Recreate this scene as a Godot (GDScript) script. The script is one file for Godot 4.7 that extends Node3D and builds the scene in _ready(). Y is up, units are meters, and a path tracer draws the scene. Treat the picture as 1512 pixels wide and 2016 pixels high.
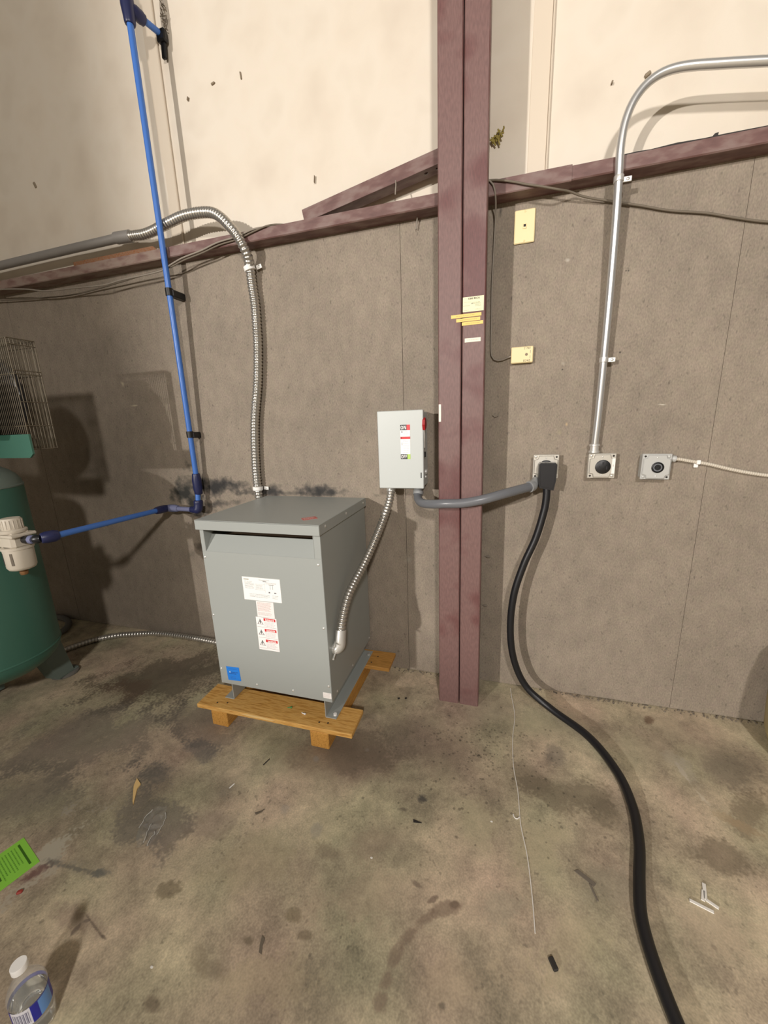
extends Node3D
# A corner of a workshop: dry-type transformer on a pallet, disconnect switch, outlets, air pipe and compressor along a painted panel wall.
# x runs along the wall, y up, z out of the wall; the face of the brown panels is z = 0.

const FLOOR_STAINS_AND_SHADE := [  # left dark rows: oil stains with light falloff and compressor shade painted in
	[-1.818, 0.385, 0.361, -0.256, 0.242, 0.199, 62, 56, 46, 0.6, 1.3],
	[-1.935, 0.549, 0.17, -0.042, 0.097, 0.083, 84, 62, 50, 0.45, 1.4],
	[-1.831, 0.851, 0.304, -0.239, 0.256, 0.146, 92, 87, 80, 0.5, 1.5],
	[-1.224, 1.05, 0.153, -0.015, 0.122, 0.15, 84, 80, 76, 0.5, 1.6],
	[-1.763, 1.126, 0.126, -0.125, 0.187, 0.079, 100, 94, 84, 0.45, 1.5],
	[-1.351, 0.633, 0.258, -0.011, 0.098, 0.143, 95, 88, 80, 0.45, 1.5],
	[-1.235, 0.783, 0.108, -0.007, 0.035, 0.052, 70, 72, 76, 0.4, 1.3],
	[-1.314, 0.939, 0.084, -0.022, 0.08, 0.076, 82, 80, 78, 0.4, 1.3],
	[-0.59, 0.596, 0.274, -0.04, 0.048, 0.158, 82, 72, 62, 0.45, 1],
	[-0.656, 0.668, 0.337, -0.044, 0.044, 0.127, 104, 90, 76, 0.45, 0.5],
	[-0.362, 0.48, 0.157, -0.04, 0.033, 0.142, 100, 90, 78, 0.35, 1.3],
	[-0.172, 0.518, 0.128, -0.033, 0.013, 0.106, 112, 98, 84, 0.3, 1.4],
	[0.299, 0.601, 0.242, -0.001, -0.024, 0.077, 96, 86, 70, 0.5, 1.5],
	[0.156, 0.56, 0.106, 0.021, -0.024, 0.072, 100, 90, 74, 0.4, 1.5],
	[0.962, 0.305, 0.137, -0.008, -0.075, 0.134, 100, 90, 80, 0.5, 1],
	[0.744, 0.708, 0.134, 0.016, -0.044, 0.064, 92, 82, 66, 0.5, 1.5],
	[0.909, 0.511, 0.046, 0.035, -0.09, 0.106, 96, 85, 68, 0.45, 1.5],
	[0.427, 0.638, 0.098, -0.006, -0.023, 0.063, 100, 90, 74, 0.4, 1.5],
	[0.276, 0.43, 0.044, -0.036, 0.018, 0.071, 104, 98, 90, 0.4, 1.4],
	[0.242, 0.465, 0.028, -0.007, -0.006, 0.052, 90, 84, 76, 0.3, 1.4],
	[-1.435, 1.216, 0.02, -0.088, 0.052, 0.014, 178, 170, 152, 0.95, 2.6],
	[-1.449, 1.105, 0.073, -0.058, 0.041, 0.021, 160, 152, 136, 0.85, 2.6],
	[-1.387, 1.344, 0.044, -0.077, 0.036, 0.01, 176, 166, 148, 0.9, 2.6],
	[-1.43, 1.286, 0.012, -0.031, 0.034, 0.009, 176, 168, 150, 0.85, 2.6],
	[-1.294, 1.266, 0.069, -0.032, 0.041, 0.023, 140, 134, 118, 0.5, 2],
	[-1.421, 1.334, 0.021, -0.033, 0.023, 0.007, 92, 58, 56, 0.6, 1.8],
	[-1.298, 1.28, 0.117, -0.012, 0.01, 0.01, 92, 90, 84, 0.5, 1.8],
	[-1.203, 1.267, 0.033, -0.009, 0.013, 0.01, 96, 98, 94, 0.5, 1.6],
	[-1.143, 1.125, 0.036, -0.004, 0.047, 0.059, 110, 104, 98, 0.35, 1.6],
	[-1.14, 1.378, 0.091, -0.003, 0.017, 0.026, 118, 100, 90, 0.35, 1.6],
	[-0.951, 1.249, 0.024, -0.017, 0.025, 0.014, 92, 82, 62, 0.45, 1.5],
	[-0.79, 1.457, 0.03, -0.008, 0.015, 0.014, 88, 76, 62, 0.5, 1.2],
	[-0.686, 1.362, 0.042, -0.012, 0.018, 0.022, 116, 104, 86, 0.35, 1.4],
	[-0.738, 1.35, 0.027, -0.007, 0.023, 0.026, 120, 108, 88, 0.3, 1.4],
	[-0.54, 1.204, 0.026, -0.007, 0.009, 0.015, 96, 86, 62, 0.4, 1.4],
	[-0.628, 1.287, 0.022, -0.006, 0.008, 0.011, 90, 80, 62, 0.45, 1.4],
	[-0.481, 1.236, 0.02, -0.005, 0.005, 0.01, 88, 76, 58, 0.4, 1.4],
	[-0.498, 1.023, 0.059, -0.006, 0.007, 0.03, 108, 94, 80, 0.35, 1.4],
	[-0.731, 0.921, 0.022, -0.006, 0.014, 0.025, 150, 146, 140, 0.35, 1.4],
	[-0.235, 0.756, 0.024, -0.006, 0.004, 0.022, 58, 56, 56, 0.7, 1.2],
	[-0.295, 0.813, 0.022, -0.002, 0.001, 0.012, 80, 72, 64, 0.5, 1.2],
	[-0.579, 0.962, 0.023, 0.005, -0.003, 0.026, 166, 158, 142, 0.6, 1.8],
	[-0.712, 0.693, 0.017, -0.004, 0.009, 0.019, 140, 136, 128, 0.7, 0.3],
	[-0.514, 0.594, 0.011, -0.003, 0.003, 0.01, 136, 130, 120, 0.6, 0.3],
	[-0.739, 1.103, 0.199, -0.053, 0.055, 0.081, 140, 130, 102, 0.3, 2],
	[-0.376, 1.108, 0.135, -0.036, 0.027, 0.073, 150, 130, 112, 0.3, 2],
	[-0.489, 1.333, 0.154, -0.042, 0.029, 0.05, 168, 154, 124, 0.35, 2],
	[-0.058, 1.215, 0.15, -0.041, 0.005, 0.047, 176, 158, 132, 0.35, 2],
	[0.152, 0.866, 0.111, -0.029, -0.007, 0.095, 166, 156, 126, 0.4, 2],
	[0.229, 1.055, 0.106, -0.029, -0.011, 0.069, 172, 162, 130, 0.35, 2],
	[0.598, 0.954, 0.118, -0.032, -0.032, 0.074, 178, 158, 136, 0.35, 2],
	[-0.012, 0.79, 0.069, -0.018, 0.004, 0.11, 174, 164, 134, 0.4, 2],
	[0.287, 0.255, 0.18, -0.045, -0.012, 0.098, 160, 150, 126, 0.4, 2],
	[0.721, 0.235, 0.188, -0.048, -0.042, 0.124, 166, 154, 130, 0.35, 2],
	[-0.034, 0.235, 0.144, -0.036, 0.004, 0.105, 160, 150, 128, 0.4, 2],
	[0.712, 0.11, 0.027, -0.007, -0.011, 0.035, 96, 72, 56, 0.6, 1],
	[-0.09, 1.269, 0.01, -0.003, 0.001, 0.008, 84, 76, 66, 0.5, 1],
	[-0.083, 1.056, 0.012, -0.003, 0.001, 0.01, 86, 70, 58, 0.5, 1.4],
	[-0.149, 1.06, 0.014, -0.012, 0.005, 0.005, 92, 76, 66, 0.5, 1.4],
	[-0.202, 1.034, 0.022, 0.007, -0.004, 0.008, 96, 82, 72, 0.45, 1.4],
	[0.07, 1.014, 0.086, -0.023, -0.001, 0.051, 132, 130, 112, 0.3, 1.8],
	[0.34, 0.889, 0.089, -0.024, -0.016, 0.073, 128, 122, 106, 0.35, 1.8],
	[-0.36, 0.953, 0.101, -0.027, 0.02, 0.062, 126, 110, 94, 0.3, 1.8],
	[-0.999, 0.927, 0.079, -0.021, 0.044, 0.055, 104, 98, 90, 0.35, 1.6],
	[-0.955, 1.038, 0.091, -0.024, 0.052, 0.062, 112, 100, 92, 0.3, 1.6],
	[-0.106, 1.071, -0.048, 0.025, -0.008, -0.016, 112, 94, 80, 0.5, 1.2],
	[-0.166, 1.115, -0.027, 0.03, -0.016, -0.009, 112, 94, 80, 0.5, 1.2],
	[-0.2, 1.165, -0.015, 0.032, -0.019, -0.004, 112, 94, 80, 0.5, 1.2],
	[-0.222, 1.214, -0.012, 0.029, -0.019, -0.002, 112, 94, 80, 0.5, 1.2],
	[-0.235, 1.261, -0.005, 0.029, -0.019, 0, 112, 94, 80, 0.5, 1.2],
	[-0.239, 1.301, 0.001, 0.022, -0.019, 0.003, 112, 94, 80, 0.5, 1.2],
	[0.748, 0.399, 0.007, 0.052, -0.008, 0.007, 206, 194, 172, 0.85, 2],
	[0.769, 0.486, 0.019, 0.056, -0.008, 0.008, 206, 194, 172, 0.85, 2],
	[0.811, 0.548, 0.034, 0.024, -0.015, 0.019, 172, 150, 120, 0.5, 2],
	[0.874, 0.584, 0.044, 0.021, -0.014, 0.018, 172, 150, 120, 0.5, 2],
	[0.733, 0.307, 0.034, 0.032, -0.031, 0.043, 168, 160, 146, 0.35, 1.5],
	[0.768, 0.402, 0.009, 0.084, -0.034, 0.029, 168, 160, 146, 0.35, 1.5],
	[-1.098, 1.376, 0.065, 0.017, -0.001, 0.003, 92, 80, 70, 0.5, 1.5],
	[-1.036, 1.391, 0.013, 0.002, -0.001, 0.003, 92, 80, 70, 0.5, 1.5],
	[-1.133, 1.395, -0, -0.016, 0.008, 0.001, 92, 80, 72, 0.5, 1.5],
	[-1.123, 1.376, 0.013, -0.009, 0.007, 0.003, 92, 80, 72, 0.5, 1.5]]
const WALL_STAINS_AND_PATCHES := [
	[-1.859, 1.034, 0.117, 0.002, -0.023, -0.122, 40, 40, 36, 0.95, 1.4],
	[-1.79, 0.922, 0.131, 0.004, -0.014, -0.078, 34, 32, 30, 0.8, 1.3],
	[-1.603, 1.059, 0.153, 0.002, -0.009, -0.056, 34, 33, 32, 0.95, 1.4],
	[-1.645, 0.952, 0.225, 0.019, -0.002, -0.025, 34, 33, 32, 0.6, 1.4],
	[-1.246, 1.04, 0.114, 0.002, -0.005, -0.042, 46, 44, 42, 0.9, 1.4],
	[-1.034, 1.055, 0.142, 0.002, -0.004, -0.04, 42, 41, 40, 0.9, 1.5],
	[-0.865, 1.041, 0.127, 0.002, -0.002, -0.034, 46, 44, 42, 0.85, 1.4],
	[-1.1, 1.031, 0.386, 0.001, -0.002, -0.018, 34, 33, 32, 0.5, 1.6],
	[-1.806, 0.672, 0.056, 0.003, -0.006, -0.034, 60, 52, 44, 0.6, 1.2],  # darker patch on the wall left of the transformer
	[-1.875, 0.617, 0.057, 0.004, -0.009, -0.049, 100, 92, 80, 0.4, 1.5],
	[-0.447, 0.675, 0.017, 0.001, -0.001, -0.026, 150, 146, 132, 0.5, 1.2],
	[-2.213, 1.687, 0.02, 0.004, 0.007, -0.028, 196, 184, 156, 0.9, 1.2],
	[-2.144, 1.555, 0.036, 0.001, -0.001, -0.006, 190, 178, 152, 0.9, 1.2],
	[-1.903, 1.539, 0.006, -0, -0.004, -0.02, 170, 160, 140, 0.7, 1.2],
	[-2.149, 1.304, 0.02, -0, -0.004, -0.016, 150, 136, 112, 0.6, 1.2],
	[-2.021, 1.302, 0.028, -0, -0.004, -0.019, 140, 126, 106, 0.5, 1.4],
	[0.248, 2.024, 0.01, -0.001, 0.001, -0.007, 190, 184, 172, 0.6, 1.3],
	[0.223, 1.994, 0.004, -0.001, -0, -0.03, 160, 152, 136, 0.4, 1.5],
	[0.256, 1.625, 0.01, -0.001, 0.001, -0.01, 186, 180, 166, 0.5, 1.3],
	[0.649, 1.435, 0.022, -0.002, 0, -0.003, 212, 206, 190, 0.9, 1.4],
	[0.288, 1.366, 0.006, -0, 0.001, -0.011, 196, 168, 128, 0.8, 1],
	[0.261, 1.331, 0.013, -0, 0.001, -0.013, 156, 146, 120, 0.6, 0.3],
	[0.34, 1.354, 0.012, -0, 0.001, -0.009, 160, 148, 130, 0.5, 1],
	[0.578, 1.562, 0.017, -0.001, 0.001, -0.012, 150, 142, 126, 0.35, 1.5],
	[0.472, 1.653, 0.005, -0, 0, -0.005, 30, 26, 22, 0.9, 0.6],
	[0.256, 1.6, 0.004, -0, 0, -0.004, 24, 22, 20, 0.9, 0.5],
	[0.474, 1.957, 0.004, -0, 0, -0.004, 30, 28, 26, 0.9, 0.5],
	[0.465, 1.958, 0.004, -0, 0, -0.004, 30, 28, 26, 0.9, 0.5],
	[0.844, 1.236, 0.005, -0, 0.002, -0.019, 160, 150, 136, 0.4, 1.4],
	[-0.871, 1.57, 0.014, -0.001, -0.001, -0.008, 150, 140, 124, 0.4, 1.3],
	[0.616, 1.88, 0.016, -0.011, -0.003, -0.007, 100, 90, 78, 0.4, 1.4],
	[-0.023, 2.244, 0.008, -0.001, 0.001, -0.026, 40, 36, 32, 0.5, 1.6]]
var M := {}
var taken := {}
var rng := RandomNumberGenerator.new()


# ---------------------------------------------------------------- mesh building
class MB:
	var v := PackedVector3Array()
	var n := PackedVector3Array()
	var uv := PackedVector2Array()

	func tri(a: Vector3, b: Vector3, c: Vector3, na: Vector3, nb: Vector3, nc: Vector3, ua := Vector2.ZERO, ub := Vector2.ZERO, uc := Vector2.ZERO) -> void:
		if (b - a).cross(c - a).dot(na + nb + nc) > 0.0:
			v.append_array(PackedVector3Array([a, c, b]))
			n.append_array(PackedVector3Array([na, nc, nb]))
			uv.append_array(PackedVector2Array([ua, uc, ub]))
		else:
			v.append_array(PackedVector3Array([a, b, c]))
			n.append_array(PackedVector3Array([na, nb, nc]))
			uv.append_array(PackedVector2Array([ua, ub, uc]))

	# a flat face; out is any vector that points to its front side
	func face(p: Array, out: Vector3, t: Array = []) -> void:
		var nn: Vector3 = (p[1] - p[0]).cross(p[2] - p[0])
		if nn.length() < 1e-12 and p.size() > 3:
			nn = (p[2] - p[0]).cross(p[3] - p[0])
		nn = nn.normalized()
		if nn.dot(out) < 0.0:
			nn = -nn
		for i in range(1, p.size() - 1):
			if t.is_empty():
				tri(p[0], p[i], p[i + 1], nn, nn, nn)
			else:
				tri(p[0], p[i], p[i + 1], nn, nn, nn, t[0], t[i], t[i + 1])

	# box with chamfered edges
	func box(c: Vector3, s: Vector3, bev := 0.0, b := Basis.IDENTITY) -> MB:
		var h := s / 2.0
		bev = minf(bev, minf(h.x, minf(h.y, h.z)) * 0.95)
		var P := func(sx, sy, sz, ax): # corner point that lies on the face of axis ax
			var q := Vector3(h.x - bev, h.y - bev, h.z - bev)
			q[ax] = h[ax]
			return c + b * Vector3(q.x * sx, q.y * sy, q.z * sz)
		for ax in 3:
			var u := (ax + 1) % 3
			var w := (ax + 2) % 3
			for s0 in [-1.0, 1.0]:
				var pts := []
				for k in [[-1.0, -1.0], [1.0, -1.0], [1.0, 1.0], [-1.0, 1.0]]:
					var sg := Vector3.ZERO
					sg[ax] = s0
					sg[u] = k[0]
					sg[w] = k[1]
					pts.append(P.call(sg.x, sg.y, sg.z, ax))
				var o := Vector3.ZERO
				o[ax] = s0
				face(pts, b * o)
		if bev > 0.0:
			for ax in 3: # edges that run along ax
				var u := (ax + 1) % 3
				var w := (ax + 2) % 3
				for su in [-1.0, 1.0]:
					for sw in [-1.0, 1.0]:
						var pts := []
						for k in [[-1.0, u], [1.0, u], [1.0, w], [-1.0, w]]:
							var sg := Vector3.ZERO
							sg[ax] = k[0]
							sg[u] = su
							sg[w] = sw
							pts.append(P.call(sg.x, sg.y, sg.z, k[1]))
						var o := Vector3.ZERO
						o[u] = su
						o[w] = sw
						face(pts, b * o)
			for sx in [-1.0, 1.0]:
				for sy in [-1.0, 1.0]:
					for sz in [-1.0, 1.0]:
						face([P.call(sx, sy, sz, 0), P.call(sx, sy, sz, 1), P.call(sx, sy, sz, 2)], b * Vector3(sx, sy, sz))
		return self

	# tube along a path; r is one radius or one for each point
	func tube(path: Array, r, sides := 12, caps := true) -> MB:
		var count := path.size()
		var rad := []
		for i in count:
			rad.append(r[i] if r is Array else r)
		var rings := []
		var norms := []
		var side := Vector3.ZERO
		for i in count:
			var t: Vector3 = (path[mini(i + 1, count - 1)] - path[maxi(i - 1, 0)]).normalized()
			if i == 0:
				side = t.cross(Vector3.UP if absf(t.y) < 0.9 else Vector3.RIGHT).normalized()
			else:
				side = (side - t * side.dot(t)).normalized()
			var other := t.cross(side).normalized()
			var ds: float = maxf(1e-6, (path[mini(i + 1, count - 1)] - path[maxi(i - 1, 0)]).length())
			var slope: float = (rad[mini(i + 1, count - 1)] - rad[maxi(i - 1, 0)]) / ds
			var ring := []
			var nr := []
			for k in sides:
				var a := TAU * k / sides
				var d := side * cos(a) + other * sin(a)
				ring.append(path[i] + d * rad[i])
				nr.append((d - t * slope).normalized())
			rings.append(ring)
			norms.append(nr)
		for i in count - 1:
			for k in sides:
				var m := (k + 1) % sides
				tri(rings[i][k], rings[i + 1][k], rings[i + 1][m], norms[i][k], norms[i + 1][k], norms[i + 1][m])
				tri(rings[i][k], rings[i + 1][m], rings[i][m], norms[i][k], norms[i + 1][m], norms[i][m])
		if caps:
			face(rings[0], path[0] - path[1])
			face(rings[count - 1], path[count - 1] - path[count - 2])
		return self

	# profile of (radius, height) turned about y and moved by xf
	func lathe(prof: Array, segs := 24, xf := Transform3D.IDENTITY) -> MB:
		var sn := []
		for i in prof.size() - 1:
			var d: Vector2 = prof[i + 1] - prof[i]
			sn.append(Vector2(d.y, -d.x).normalized())
		for i in prof.size() - 1:
			var n0: Vector2 = sn[i]
			var n1: Vector2 = sn[i]
			if i > 0 and sn[i - 1].dot(sn[i]) > 0.75:
				n0 = (sn[i - 1] + sn[i]).normalized()
			if i < sn.size() - 1 and sn[i + 1].dot(sn[i]) > 0.75:
				n1 = (sn[i + 1] + sn[i]).normalized()
			for k in segs:
				var p := []
				var q := []
				for w in [[i, k, n0], [i + 1, k, n1], [i + 1, k + 1, n1], [i, k + 1, n0]]:
					var a: float = TAU * w[1] / segs
					var pr: Vector2 = prof[w[0]]
					var nn: Vector2 = w[2]
					p.append(xf * Vector3(pr.x * cos(a), pr.y, pr.x * sin(a)))
					q.append((xf.basis * Vector3(nn.x * cos(a), nn.y, nn.x * sin(a))).normalized())
				if prof[i].x > 1e-6:
					tri(p[0], p[1], p[3], q[0], q[1], q[3])
				if prof[i + 1].x > 1e-6:
					tri(p[1], p[2], p[3], q[1], q[2], q[3])
		return self

	# polygon in xy pulled along z from z0 to z1, then moved by xf
	func prism(poly: PackedVector2Array, z0: float, z1: float, xf := Transform3D.IDENTITY) -> MB:
		var ix := Geometry2D.triangulate_polygon(poly)
		for i in range(0, ix.size(), 3):
			for zz in [z0, z1]:
				var p := []
				for k in 3:
					var q := poly[ix[i + k]]
					p.append(xf * Vector3(q.x, q.y, zz))
				face(p, xf.basis * Vector3(0, 0, -1.0 if zz == z0 else 1.0) * signf(z1 - z0))
		var area := 0.0
		for i in poly.size():
			area += poly[i].cross(poly[(i + 1) % poly.size()])
		for i in poly.size():
			var a := poly[i]
			var b := poly[(i + 1) % poly.size()]
			var o := Vector2((b - a).y, -(b - a).x) * signf(area)
			face([xf * Vector3(a.x, a.y, z0), xf * Vector3(b.x, b.y, z0), xf * Vector3(b.x, b.y, z1), xf * Vector3(a.x, a.y, z1)], xf.basis * Vector3(o.x, o.y, 0))
		return self

	func mesh() -> ArrayMesh:
		var a := []
		a.resize(Mesh.ARRAY_MAX)
		a[Mesh.ARRAY_VERTEX] = v
		a[Mesh.ARRAY_NORMAL] = n
		a[Mesh.ARRAY_TEX_UV] = uv
		var m := ArrayMesh.new()
		m.add_surface_from_arrays(Mesh.PRIMITIVE_TRIANGLES, a)
		return m


func numbered(called: String) -> String:
	taken[called] = taken.get(called, -1) + 1
	return called if taken[called] == 0 else "%s_%03d" % [called, taken[called]]


func thing(called: String, label: String, category: String, at := Vector3.ZERO, group := "", kind := "") -> Node3D:
	var o := Node3D.new()
	o.name = numbered(called)
	add_child(o)
	o.position = at
	tag(o, label, category, group, kind)
	return o


func tag(o: Node, label: String, category := "", group := "", kind := "") -> void:
	o.set_meta("label", label)
	if category:
		o.set_meta("category", category)
	if group:
		o.set_meta("group", group)
	if kind:
		o.set_meta("kind", kind)


func part(called: String, mb: MB, m: Material, parent: Node, label := "") -> MeshInstance3D:
	var o := MeshInstance3D.new()
	o.name = called
	o.mesh = mb.mesh()
	o.material_override = m
	parent.add_child(o, true)
	if label:
		o.set_meta("label", label)
	return o


# a thing that is one mesh
func single(called: String, mb: MB, m: Material, label: String, category: String, at := Vector3.ZERO, group := "") -> MeshInstance3D:
	var o := part(numbered(called), mb, m, self)
	o.position = at
	tag(o, label, category, group)
	return o


func mat(called: String, hex: String, rough := 0.6, metal := 0.0, spec := 0.5) -> StandardMaterial3D:
	var m := StandardMaterial3D.new()
	m.resource_name = called
	m.albedo_color = Color(hex)
	m.roughness = rough
	m.metallic = metal
	m.metallic_specular = spec
	M[called] = m
	return m


func noise_tex(freq: float, sd: int, colors: Array, offs: Array, size := 512, octaves := 4) -> NoiseTexture2D:
	var f := FastNoiseLite.new()
	f.seed = sd
	f.frequency = freq
	f.fractal_octaves = octaves
	var g := Gradient.new()
	var cc := PackedColorArray()
	for c in colors:
		cc.append(Color(c))
	g.offsets = PackedFloat32Array(offs)
	g.colors = cc
	var t := NoiseTexture2D.new()
	t.width = size
	t.height = size
	t.seamless = true
	t.noise = f
	t.color_ramp = g
	return t


# smooth path through points
func spline(p: Array, step := 0.02) -> Array:
	var c := Curve3D.new()
	c.bake_interval = step
	for i in p.size():
		var t: Vector3 = (p[mini(i + 1, p.size() - 1)] - p[maxi(i - 1, 0)]) / 6.0
		var l0: float = (p[i] - p[maxi(i - 1, 0)]).length() / 3.0
		var l1: float = (p[mini(i + 1, p.size() - 1)] - p[i]).length() / 3.0
		var d := t.normalized()
		c.add_point(p[i], -d * l0, d * l1)
	var out := []
	var total := c.get_baked_length()
	var count := int(ceil(total / step))
	for i in count + 1:
		out.append(c.sample_baked(total * i / count, true))
	return out


# corrugated metal hose
func corrugated(p: Array, r: float, pitch: float, sides := 14) -> MB:
	var path := spline(p, pitch / 5.0)
	var rad := []
	for i in path.size():
		rad.append(r * [0.80, 0.93, 1.0, 1.0, 0.93][i % 5])
	return MB.new().tube(path, rad, sides)


func bytes_noise(w: int, h: int, freq: float, sd: int, octaves := 4, sx := 1, sy := 1) -> PackedByteArray:
	var f := FastNoiseLite.new()
	f.seed = sd
	f.frequency = freq
	f.fractal_octaves = octaves
	var im := f.get_image(w / sx, h / sy)
	if sx > 1 or sy > 1:
		im.resize(w, h, Image.INTERPOLATE_BILINEAR)
	im.convert(Image.FORMAT_L8)
	return im.get_data()


# patches with ragged outlines: [centre, axis a, axis b, colour, strength, raggedness] in metres
func blend_patches(d: PackedByteArray, w: int, h: int, x0: float, y0: float, pxm: Vector2, list: Array, nz: PackedByteArray, nz2: PackedByteArray, hard := 2.2) -> void:
	for s in list:
		var det: float = s[2] * s[5] - s[3] * s[4]
		if absf(det) < 1e-9:
			continue
		var ex: float = (absf(s[2]) + absf(s[4])) * 1.6
		var ey: float = (absf(s[3]) + absf(s[5])) * 1.6
		var i0 := clampi(int((s[0] - ex - x0) * pxm.x), 0, w)
		var i1 := clampi(int((s[0] + ex - x0) * pxm.x) + 1, 0, w)
		var ja := int((s[1] - ey - y0) * pxm.y)
		var jb := int((s[1] + ey - y0) * pxm.y)
		var j0 := clampi(mini(ja, jb), 0, h)
		var j1 := clampi(maxi(ja, jb) + 1, 0, h)
		for j in range(j0, j1):
			var dy: float = j / pxm.y + y0 - s[1]
			for i in range(i0, i1):
				var dx: float = i / pxm.x + x0 - s[0]
				var a: float = (dx * s[5] - dy * s[4]) / det
				var b: float = (dy * s[2] - dx * s[3]) / det
				var q: float = a * a + b * b
				if q > 2.4:
					continue
				var at := j * w + i
				var k: float = 1.0 - sqrt(q) + ((nz[at] - 128) / 128.0 * 0.9 + (nz2[at] - 128) / 128.0 * 0.5) * s[10] * 0.55
				if k <= 0.0:
					continue
				k = minf(1.0, k * hard) * s[9]
				for c in 3:
					d[at * 3 + c] = int(lerpf(d[at * 3 + c], s[6 + c], k))


func wall_texture() -> ImageTexture:
	var w := 2048
	var h := 1024
	var g := bytes_noise(w, h, 0.4, 3, 3, 1, 2)
	var g2 := bytes_noise(w, h, 0.035, 8, 4, 1, 2)
	var big := bytes_noise(w, h, 0.004, 5, 4)
	var fleck := bytes_noise(w, h, 0.13, 21, 2, 1, 2)
	var soft := bytes_noise(w, h, 0.012, 36, 3)
	var mid := bytes_noise(w, h, 0.05, 33, 3)
	var d := PackedByteArray()
	d.resize(w * h * 3)
	for i in w * h:
		var k: float = 1.0 + (g[i] - 128) * 0.0011 + (g2[i] - 128) * 0.0004 + (big[i] - 128) * 0.0004
		if fleck[i] < 53:
			k *= 0.74 + fleck[i] * 0.004
		d[i * 3] = clampi(int(139.0 * k), 0, 255)
		d[i * 3 + 1] = clampi(int(127.5 * k + (mid[i] - 128) * 0.012), 0, 255)
		d[i * 3 + 2] = clampi(int(113.0 * k), 0, 255)
	blend_patches(d, w, h, -3.6, 2.3, Vector2(w / 5.2, -h / 2.3), WALL_STAINS_AND_PATCHES, soft, mid, 1.1)
	return ImageTexture.create_from_image(Image.create_from_data(w, h, false, Image.FORMAT_RGB8, d))


func floor_texture() -> ImageTexture:
	var w := 2048
	var h := 1024
	var fine := bytes_noise(w, h, 0.3, 4, 2)
	var cloud := bytes_noise(w, h, 0.011, 9, 5)
	var hue := bytes_noise(w, h, 0.0045, 15, 3)
	var big := bytes_noise(w, h, 0.0028, 27, 4)
	var fleck := bytes_noise(w, h, 0.075, 41, 2)
	var zone := bytes_noise(w, h, 0.006, 52, 3)
	var mid := bytes_noise(w, h, 0.045, 61, 4)
	var ragged := bytes_noise(w, h, 0.12, 63, 4)
	var d := PackedByteArray()
	d.resize(w * h * 3)
	for i in w * h:
		var k: float = 1.0 + (fine[i] - 128) * 0.0009 + (cloud[i] - 128) * 0.0012 + (big[i] - 128) * 0.0011 + (mid[i] - 128) * 0.0006 + (ragged[i] - 128) * 0.0005
		var u: float = (hue[i] - 128) / 128.0
		if fleck[i] < 58 and zone[i] > 150:
			k *= 0.78 + fleck[i] * 0.002
		d[i * 3] = clampi(int((177.0 + 6.0 * u) * k), 0, 255)
		d[i * 3 + 1] = clampi(int((163.0 - 2.0 * u) * k), 0, 255)
		d[i * 3 + 2] = clampi(int((138.0 + 3.0 * u) * k), 0, 255)
	blend_patches(d, w, h, -2.95, -0.3, Vector2(w / 4.3, h / 2.15), FLOOR_STAINS_AND_SHADE, cloud, ragged, 2.0)
	# pepper of dark droppings in front of the column
	rng.seed = 77
	for k in 300:
		var x := 0.0 + rng.randfn(0.0, 0.17)
		var z := 0.50 + rng.randfn(0.0, 0.17)
		var r := rng.randf_range(0.5, 2.6)
		var ci := (x + 2.95) / 4.3 * w
		var cj := (z + 0.3) / 2.15 * h
		for j in range(int(cj - r), int(cj + r) + 1):
			for i in range(int(ci - r), int(ci + r) + 1):
				if i > 0 and j > 0 and i < w and j < h and Vector2(i - ci, j - cj).length() < r:
					var at := (j * w + i) * 3
					for c in 3:
						d[at + c] = int(d[at + c] * 0.78)
	return ImageTexture.create_from_image(Image.create_from_data(w, h, false, Image.FORMAT_RGB8, d))


# maroon paint, dusty, rubbed clean in places; u runs across a channel, v up the column
func column_texture() -> ImageTexture:
	var w := 128
	var h := 2048
	var a := bytes_noise(w, h, 0.006, 71, 3, 1, 1)
	var b := bytes_noise(w, h, 0.2, 72, 2, 1, 4)
	var c := bytes_noise(w, h, 0.0035, 73, 3)
	var d := PackedByteArray()
	d.resize(w * h * 3)
	for j in h:
		var y: float = 3.0 * (1.0 - float(j) / h)
		# more dust has been rubbed off between knee and shoulder height, where people and pallets touch it
		var rub := 0.0
		for q in [[1.12, 0.30, 0.62], [0.70, 0.12, 0.35], [0.35, 0.10, 0.1], [2.56, 0.07, 0.25], [1.80, 0.08, 0.2]]:
			rub = maxf(rub, q[2] * clampf((q[1] - absf(y - q[0])) * 8.0 + 0.4, 0.0, 1.0))
		for i in w:
			var at := j * w + i
			var k: float = rub + (a[at] - 128) / 128.0 * 0.9 + (c[at] - 128) / 128.0 * 0.7 - 0.25
			k = clampf(k * 1.2, 0.0, 1.0)
			var f: float = 1.0 + (b[at] - 128) * 0.0007
			d[at * 3] = clampi(int(lerpf(117, 100, k) * f), 0, 255)
			d[at * 3 + 1] = clampi(int(lerpf(89, 63, k) * f), 0, 255)
			d[at * 3 + 2] = clampi(int(lerpf(85, 61, k) * f), 0, 255)
	return ImageTexture.create_from_image(Image.create_from_data(w, h, false, Image.FORMAT_RGB8, d))


# printed label: background and rectangles [x, y, w, h, colour] in pixels
func print_tex(w: int, h: int, bg: String, rects: Array) -> ImageTexture:
	var im := Image.create(w, h, false, Image.FORMAT_RGB8)
	im.fill(Color(bg))
	for r in rects:
		im.fill_rect(Rect2i(r[0], r[1], r[2], r[3]), Color(r[4]))
	return ImageTexture.create_from_image(im)


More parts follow.
